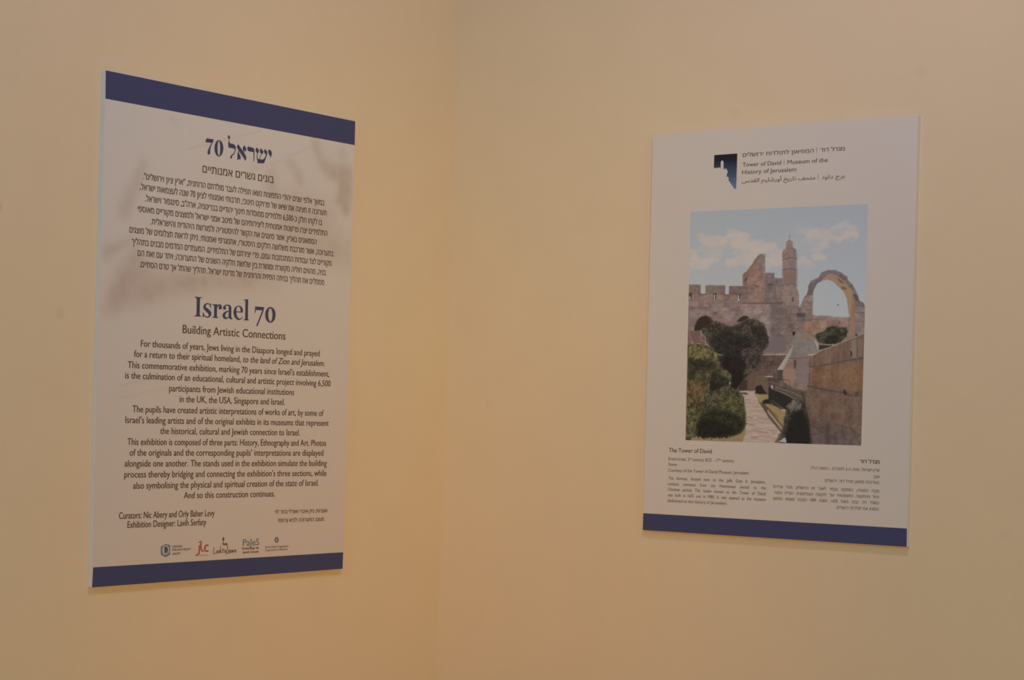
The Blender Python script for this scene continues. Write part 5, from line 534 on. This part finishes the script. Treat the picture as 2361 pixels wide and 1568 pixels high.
# style: (glyph that sets the height, outline offset, horizontal stroke gain in mm)
STYLE = {'o': ('H', 0.0, .28), 'o2': ('H', 0.004, .2), 'os': ('H', -0.004, .08), 'n': ('H', 0.0, .05), 'b': ('H', 0.024, .28), 'h': ('ם', 0.004, .22),
         'hs': ('ם', 0.0, .1), 'hb': ('ם', 0.026, .35), 'a': ('ﺍ', 0.016, .22)}
def visual(s, sty):
    if sty[0] != 'h': return s
    return re.sub(r'\d[\d,]*\d|\d', lambda k: k.group(0)[::-1], s[::-1])
class Sheet:
    def __init__(self): self.v = []; self.f = []; self.n = 0
    def add(self, co, faces, z=0.0):
        self.v.append(np.concatenate([co, np.broadcast_to(np.asarray(z, float).reshape(-1, 1), (len(co), 1))], 1)); self.f += [tuple(i + self.n for i in f) for f in faces]; self.n += len(co)
    def build(self, name, material, parent, lift=.0004):
        co = np.concatenate(self.v); vs_ = [pt(x, y, lift + z) for x, y, z in co]
        return link(name, vs_, self.f, material, parent)
def set_line(sheet, line):
    (x0, y0, x1, y1), cap, text, sty = line[:4]; ex = line[4] if len(line) > 4 and line[4] else {}
    ref, off, gain = STYLE[sty]; s = visual(text, sty)
    sy = cap / height(ref, off); L = math.hypot(x1-x0, y1-y0); ux, uy = (x1-x0)/L, (y1-y0)/L
    runs = []                                # (co, faces) in line space, mm
    if ex.get('j'):
        words = s.split(' '); g = [glyphs(wd, off) for wd in words]
        wid = [c[:, 0].max() - c[:, 0].min() for c, _ in g]
        sx = min(sy * ex.get('k', .86), (L*.90) / sum(wid)); gap = (L - sx*sum(wid)) / (len(words)-1); x = 0
        for (c, f), wd in zip(g, wid):
            q = c.copy(); q[:, 0] = (q[:, 0] - c[:, 0].min())*sx + x; q[:, 1] *= sy; runs.append((q, f)); x += wd*sx + gap
    elif ex.get('it'):
        k = ex['it']; words = s.split(' '); a = ' '.join(words[:k]) + ' '; whole, _ = glyphs(s, off); left, _f = glyphs(a.strip(), off)
        sx = L / (whole[:, 0].max() - whole[:, 0].min()); c, f = glyphs(s, off); q = c.copy(); cut = left[:, 0].max() + .08
        it = q[:, 0] > cut; q[it, 0] += q[it, 1]*.2; q[:, 0] = (q[:, 0]-whole[:, 0].min())*sx; q[:, 1] *= sy; runs.append((q, f))
    else:
        c, f = glyphs(s, off); sx = L / (c[:, 0].max() - c[:, 0].min())
        q = c.copy(); q[:, 0] = (q[:, 0]-c[:, 0].min())*sx; q[:, 1] *= sy; runs.append((q, f))
    for q, f in runs:
        for n_, dx in enumerate((-gain/2, gain/2) if gain else (0,)):
            X = q[:, 0] + dx; sheet.add(np.stack([x0 + X*ux - q[:, 1]*uy, y0 + X*uy + q[:, 1]*ux], 1), f, q[:, 2]*1e-5 + n_*1e-4)
def text_part(key, name, material, parent, lift=.0004, label=None):
    sh = Sheet()
    for ln in LINES[key]: set_line(sh, ln)
    o = sh.build(name, material, parent, lift)
    if label: o['label'] = label
    return o
def shape_part(key, name, material, parent, lift=.0004, label=None):
    sh = Sheet()
    for p in SHAPES[key]:
        a = sum(p[i][0]*p[(i+1) % len(p)][1] - p[(i+1) % len(p)][0]*p[i][1] for i in range(len(p)))
        if a < 0: p = p[::-1]
        sh.add(np.array(p, float), [tuple(range(len(p)))], (sh.n % 9)*1e-5 + (len(sh.v))*2e-6)
    o = sh.build(name, material, parent, lift)
    if label: o['label'] = label
    return o
def panel_board(key, parent):
    q = QUAD[key]; tl, tr, br, bl = q
    ring = [bl, br, tr, tl]
    v = [(x/1000, -T, y/1000) for x, y in ring] + [(x/1000, -.0003, y/1000) for x, y in ring]
    f = [(0,1,2,3), (7,6,5,4), (0,4,5,1), (1,5,6,2), (2,6,7,3), (3,7,4,0)]
    o = link('foam_board', v, f, M['foam'], parent)
    return o
def quad_part(key, name, material, parent, lift, label=None):
    tl, tr, br, bl = QUAD[key]
    o = link(name, [pt(*bl, lift), pt(*br, lift), pt(*tr, lift), pt(*tl, lift)], [(0, 1, 2, 3)], material, parent)
    if label: o['label'] = label
    return o

# ------------------------------------------------------------------ printed pictures, painted into vertex colours of a fine grid
def lin(c):
    c = np.asarray(c, float)/255; return np.where(c <= .04045, c/12.92, ((c+.055)/1.055)**2.4)
rng = np.random.default_rng(7)
def vnoise(h, w_, cy, cx):
    """smooth value noise with cells of cy x cx pixels"""
    gy, gx = int(h/cy)+3, int(w_/cx)+3; g = rng.random((gy, gx))
    y = np.arange(h)/cy; x = np.arange(w_)/cx; iy = y.astype(int); ix = x.astype(int)
    fy = (y-iy)[:, None]; fx = (x-ix)[None]; fy = fy*fy*(3-2*fy); fx = fx*fx*(3-2*fx)
    a = g[iy][:, ix]; b = g[iy][:, ix+1]; c = g[iy+1][:, ix]; d = g[iy+1][:, ix+1]
    return (a*(1-fx)+b*fx)*(1-fy) + (c*(1-fx)+d*fx)*fy
def inside(poly, h, w_):
    yy, xx = np.mgrid[0:h, 0:w_]; yy = yy+.5; xx = xx+.5; m_ = np.zeros((h, w_), bool); n = len(poly)
    for i in range(n):
        xa, ya = poly[i]; xb, yb = poly[(i+1) % n]
        if ya == yb: continue
        m_ ^= ((ya > yy) != (yb > yy)) & (xx < (xb-xa)*(yy-ya)/(yb-ya)+xa)
    return m_.astype(float)
def blur(a, s):
    if s < .35: return a
    r = int(math.ceil(s*2.2)); k = np.exp(-.5*(np.arange(-r, r+1)/s)**2); k /= k.sum()
    for ax in (0, 1):
        p = np.pad(a, [(r, r) if i == ax else (0, 0) for i in range(2)], mode='edge'); o = np.zeros_like(a)
        for i, kk in enumerate(k): o += kk*(p[i:i+a.shape[0], :] if ax == 0 else p[:, i:i+a.shape[1]])
        a = o
    return a
def paint_photo(GW=430, GH=580):
    img = np.zeros((GH, GW, 3)); t = np.linspace(0, 1, GH)[:, None, None]
    stops = [(0, (143, 145, 147)), (.18, (147, 148, 149)), (.40, (155, 153, 150)), (1, (158, 154, 148))]
    for i in range(3): img[..., i] = np.interp(np.linspace(0, 1, GH), [s[0] for s in stops], [s[1][i] for s in stops])[:, None]
    fine = vnoise(GH, GW, 2, 2)-.5; mid = vnoise(GH, GW, 5, 5)-.5; big = vnoise(GH, GW, 16, 16)-.5; cl = vnoise(GH, GW, 22, 34)-.5; cl2 = vnoise(GH, GW, 9, 14)-.5
    streak = vnoise(GH, GW, 50, 3)-.5; streak2 = vnoise(GH, GW, 120, 9)-.5; hz = vnoise(GH, GW, 2.2, 16)-.5; hz2 = vnoise(GH, GW, 4, 40)-.5
    leaf = vnoise(GH, GW, 3, 3)-.5; leaf2 = vnoise(GH, GW, 8, 7)-.5
    # coursed masonry: each row of blocks its own height, each block its own tone, darker joints
    yy, xx = np.mgrid[0:GH, 0:GW]; ch = 9.0; row = (yy/ch).astype(int); shift = (row*7.3) % 16; colm = ((xx+shift)/15).astype(int)
    tone = rng.random((400, 200))[row % 400, colm % 200]-.5
    joint = ((yy % ch) < 1.2) | (((xx+shift) % 15) < 1.1)
    stone = tone*9 - joint*3.2 + fine*14 + mid*14 + big*18
    def bb(p, pad):
        xs = [q[0] for q in p]; ys = [q[1] for q in p]
        return max(0, int(min(xs)-pad)), min(GW, int(max(xs)+pad)+1), max(0, int(min(ys)-pad)), min(GH, int(max(ys)+pad)+1)
    for kind, pts, col, col2, bl, nz in PAINT:
        p = [(x/1000*GW, y/1000*GH) for x, y in pts]; pad = bl*3+3
        if kind == 'l': pad = bl+3
        if kind == 'c': pad = 20
        xa, xb, ya, yb = bb(p, pad)
        if xb <= xa or yb <= ya: continue
        h, w_ = yb-ya, xb-xa; sl = (slice(ya, yb), slice(xa, xb)); c = np.array(col, float)
        if kind == 'c':
            cx, cy = (p[0][0]+p[1][0])/2, (p[0][1]+p[1][1])/2; rx, ry = abs(p[1][0]-p[0][0])/2, abs(p[1][1]-p[0][1])/2
            y, x = np.mgrid[ya:yb, xa:xb]; d = ((x-cx)/rx)**2 + ((y-cy)/ry)**2 + (cl[sl]*1.6 + cl2[sl]*1.4 + mid[sl]*.4)
            m_ = np.clip((1.5-d)/1.5, 0, 1); m_ = (m_*m_*(3-2*m_))*bl; lay = c + np.zeros((h, w_, 3)) + (fine[sl]*3)[..., None]
        elif kind == 'l':
            y, x = np.mgrid[ya:yb, xa:xb]; x = x+.5; y = y+.5; d = np.full((h, w_), 1e9)
            for (ax, ay), (bx, by) in zip(p[:-1], p[1:]):
                l2 = max(1e-6, (bx-ax)**2+(by-ay)**2); tt = np.clip(((x-ax)*(bx-ax)+(y-ay)*(by-ay))/l2, 0, 1)
                d = np.minimum(d, np.hypot(x-ax-tt*(bx-ax), y-ay-tt*(by-ay)))
            m_ = np.clip(bl/2+.55-d, 0, 1); m_ = m_*(.9 + .2*fine[sl]); lay = c + np.zeros((h, w_, 3)) + (mid[sl]*10)[..., None]
        else:
            q = [(x-xa, y-ya) for x, y in p]; m_ = inside(q, h, w_)
            if kind == 'g':     # ragged leafy edge
                m_ = blur(m_, max(bl, 1.2)); m_ = np.clip((m_ + leaf[sl]*.55 + leaf2[sl]*.45 - .5)*3+.5, 0, 1)*(m_ > .04)
                k = np.clip(.5 + leaf[sl]*1.3 + leaf2[sl]*1.2, 0, 1)[..., None]; lay = c*1.1*k + np.array(col2, float)*(1-k) + (fine[sl]*14)[..., None]
            else:
                m_ = blur(m_, bl*.55)
                s_ = (fine[sl]*8 + mid[sl]*7)*min(nz, 3)/1.5
                if kind == 's': s_ = stone[sl]
                if kind == 'p': s_ = hz[sl]*26 + hz2[sl]*16 + fine[sl]*10
                if kind == 'w': s_ = streak[sl]*9 + streak2[sl]*16 + mid[sl]*12 + fine[sl]*12 + big[sl]*12
                lay = c + np.zeros((h, w_, 3)) + s_[..., None]*np.array([1.05, 1, .92])
        img[sl] = img[sl]*(1-m_[..., None]) + lay*m_[..., None]
    img = np.stack([blur(img[..., i], .55) for i in range(3)], 2)
    light = np.linspace(0, 1, GH)[:, None, None]*(lin((163, 143, 126))-lin((167, 152, 140))) + lin((167, 152, 140))
    return np.clip(lin(np.clip(img, 8, 255))/light*np.array(PAPER), 0, .95)
def picture(key, name, img, material, parent, lift):
    GH, GW = img.shape[:2]; tl, tr, br, bl = [np.array(q) for q in QUAD[key]]
    u = np.linspace(0, 1, GW)[None, :, None]; v = np.linspace(0, 1, GH)[:, None, None]
    xy = (tl*(1-u)+tr*u)*(1-v) + (bl*(1-u)+br*u)*v
    co = np.empty((GH*GW, 3)); co[:, 0] = xy[..., 0].ravel()/1000; co[:, 1] = -T-lift; co[:, 2] = xy[..., 1].ravel()/1000
    i = (np.arange(GH-1)[:, None]*GW + np.arange(GW-1)[None]).ravel()
    f = np.stack([i+GW, i+GW+1, i+1, i], 1)
    me = bpy.data.meshes.new(name); me.vertices.add(len(co)); me.vertices.foreach_set('co', co.ravel())
    me.loops.add(f.size); me.loops.foreach_set('vertex_index', f.ravel().astype(np.int32))
    me.polygons.add(len(f)); me.polygons.foreach_set('loop_start', np.arange(0, f.size, 4, dtype=np.int32))
    me.update(calc_edges=True)
    ca = me.color_attributes.new('print', 'FLOAT_COLOR', 'POINT')
    rgba = np.ones((GH*GW, 4)); rgba[:, :3] = img.reshape(-1, 3); ca.data.foreach_set('color', rgba.ravel())
    me.materials.append(material); o = bpy.data.objects.new(name, me); C.objects.link(o); o.parent = parent
    return o
def paint_tint(GW=200, GH=280):
    q = np.array(QUAD['L']); X0, X1 = q[:, 0].min(), q[:, 0].max(); Y1, Y0 = q[:, 1].max(), q[:, 1].min()
    tx = lambda p: ((p[0]-X0)/(X1-X0)*GW, (Y1-p[1])/(Y1-Y0)*GH)
    k = np.zeros((GH, GW)); n1 = vnoise(GH, GW, 12, 12); n2 = vnoise(GH, GW, 4, 4)
    for pts, a, bl in TINT:
        k = np.maximum(k, blur(inside([tx(p) for p in pts], GH, GW), bl*.8)*a*(.75+.5*n1*n2*1.6)) + .25*np.minimum(k, blur(inside([tx(p) for p in pts], GH, GW), bl)*a)
    y, x = np.mgrid[0:GH, 0:GW]
    for a, b in TINT_LINES:
        (ax, ay), (bx, by) = tx(a), tx(b); l2 = (bx-ax)**2+(by-ay)**2; t = np.clip(((x-ax)*(bx-ax)+(y-ay)*(by-ay))/l2, 0, 1)
        k = np.maximum(k, np.clip(1-np.hypot(x-ax-t*(bx-ax), y-ay-t*(by-ay)), 0, 1)*.2)
    k = np.clip(k*1.35, 0, 1)[..., None]
    wash = np.linspace(0, 1, GH)[:, None, None]
    base = np.array(TINT_TOP)*(1-wash) + np.array(TINT_LOW)*wash
    return base*(1-k) + base*np.array([.76, .68, .63])*k
TINT_TOP = (.715, .73, .745); TINT_LOW = (.70, .665, .63)

# ------------------------------------------------------------------ left panel
lp = bpy.data.objects.new('exhibition_panel', None); C.objects.link(lp)
lp.location = (0, LEFT_ORIGIN[0], LEFT_ORIGIN[1]); lp.rotation_euler = (0, 0, math.pi/2)
lp['label'] = 'tall text panel with blue bands above and below, headed Israel 70, on the left wall'; lp['category'] = 'panel'
panel_board('L', lp)
picture('L', 'printed_background', paint_tint(), M['tint'], lp, .00012)['label'] = 'pale beige print with faint brown brush shapes'
quad_part('L_top', 'top_band', M['blue'], lp, .0003, 'wide navy blue band along the top')
quad_part('L_bot', 'bottom_band', M['blue'], lp, .0003, 'narrow navy blue band along the bottom')
shape_part('hebrew_title', 'hebrew_title', M['blue_title'], lp, label='large blue Hebrew title with the number 70')
text_part('hebrew_subtitle', 'hebrew_subtitle', M['brown'], lp)
text_part('hebrew_paragraph', 'hebrew_paragraph', M['brown'], lp)
shape_part('english_title', 'english_title', M['blue_title'], lp, label='large blue serif title Israel 70')
text_part('english_subtitle', 'english_subtitle', M['brown'], lp)
text_part('english_paragraph', 'english_paragraph', M['brown'], lp)
text_part('curator_credit', 'curator_credit', M['brown'], lp)
text_part('hebrew_credit', 'hebrew_credit', M['brown'], lp)
a = shape_part('g_hex', 'philanthropy_logo', M['logo_blue'], lp, .0003, 'blue hexagon logo beside three lines of small capitals')
shape_part('g_light', 'logo_swirl', M['paper'], a, .0004); shape_part('g_dark', 'logo_drop', M['logo_dark'], a, .0005); text_part('l_genesis', 'logo_lettering', M['logo_grey'], a)
a = shape_part('jlc_red', 'red_letter_logo', M['red'], lp, .0004, 'red lower case letters jlc'); shape_part('jlc_line', 'logo_underline', M['logo_grey'], a)
a = shape_part('look_flame', 'flame_letter_logo', M['flame'], lp, .0004, 'brown flame shaped Hebrew letter over handwriting'); shape_part('look_text', 'logo_handwriting', M['brown'], a)
a = text_part('l_pajes_big', 'schools_logo', M['logo_blue'], lp, label='blue letters PaJeS above two brown lines'); text_part('l_pajes_small', 'logo_lettering', M['flame'], a)
a = shape_part('wzo_mark', 'organisation_logo', M['logo_dark'], lp, label='small round star mark above two grey lines'); text_part('l_wzo', 'logo_lettering', M['logo_grey'], a)

# ------------------------------------------------------------------ right panel
rp = bpy.data.objects.new('exhibition_panel', None); C.objects.link(rp)
rp.location = (RIGHT_ORIGIN[0], 0, RIGHT_ORIGIN[1])
rp['label'] = 'smaller white panel with a castle photograph and one blue bottom band, on the right wall'; rp['category'] = 'panel'
panel_board('R', rp)
quad_part('R', 'printed_sheet', M['paper'], rp, .00012)
quad_part('R_bot', 'bottom_band', M['blue'], rp, .0003, 'navy blue band along the bottom')
picture('photo', 'printed_photograph', paint_photo(), M['photo'], rp, .0003)['label'] = 'photograph of a stone citadel with minaret, arch, hedges and path'
a = shape_part('museum_emblem', 'museum_emblem', M['emblem'], rp, label='black to blue emblem with a white tower skyline cut out')
text_part('r_he', 'hebrew_museum_name', M['emblem_grey'], rp); text_part('r_en', 'english_museum_name', M['emblem_grey'], rp); text_part('r_ar', 'arabic_museum_name', M['emblem_grey'], rp)
for bar in SHAPES['separator']:
    SHAPES['one_bar'] = [bar]; shape_part('one_bar', 'separator_bar', M['emblem_grey'], rp)
text_part('caption_title', 'english_caption_title', M['brown'], rp); text_part('english_caption', 'english_caption', M['grey'], rp)
text_part('hebrew_caption_title', 'hebrew_caption_title', M['brown'], rp); text_part('hebrew_caption', 'hebrew_caption', M['grey'], rp)
bpy.data.objects.remove(fo); bpy.data.curves.remove(fc)
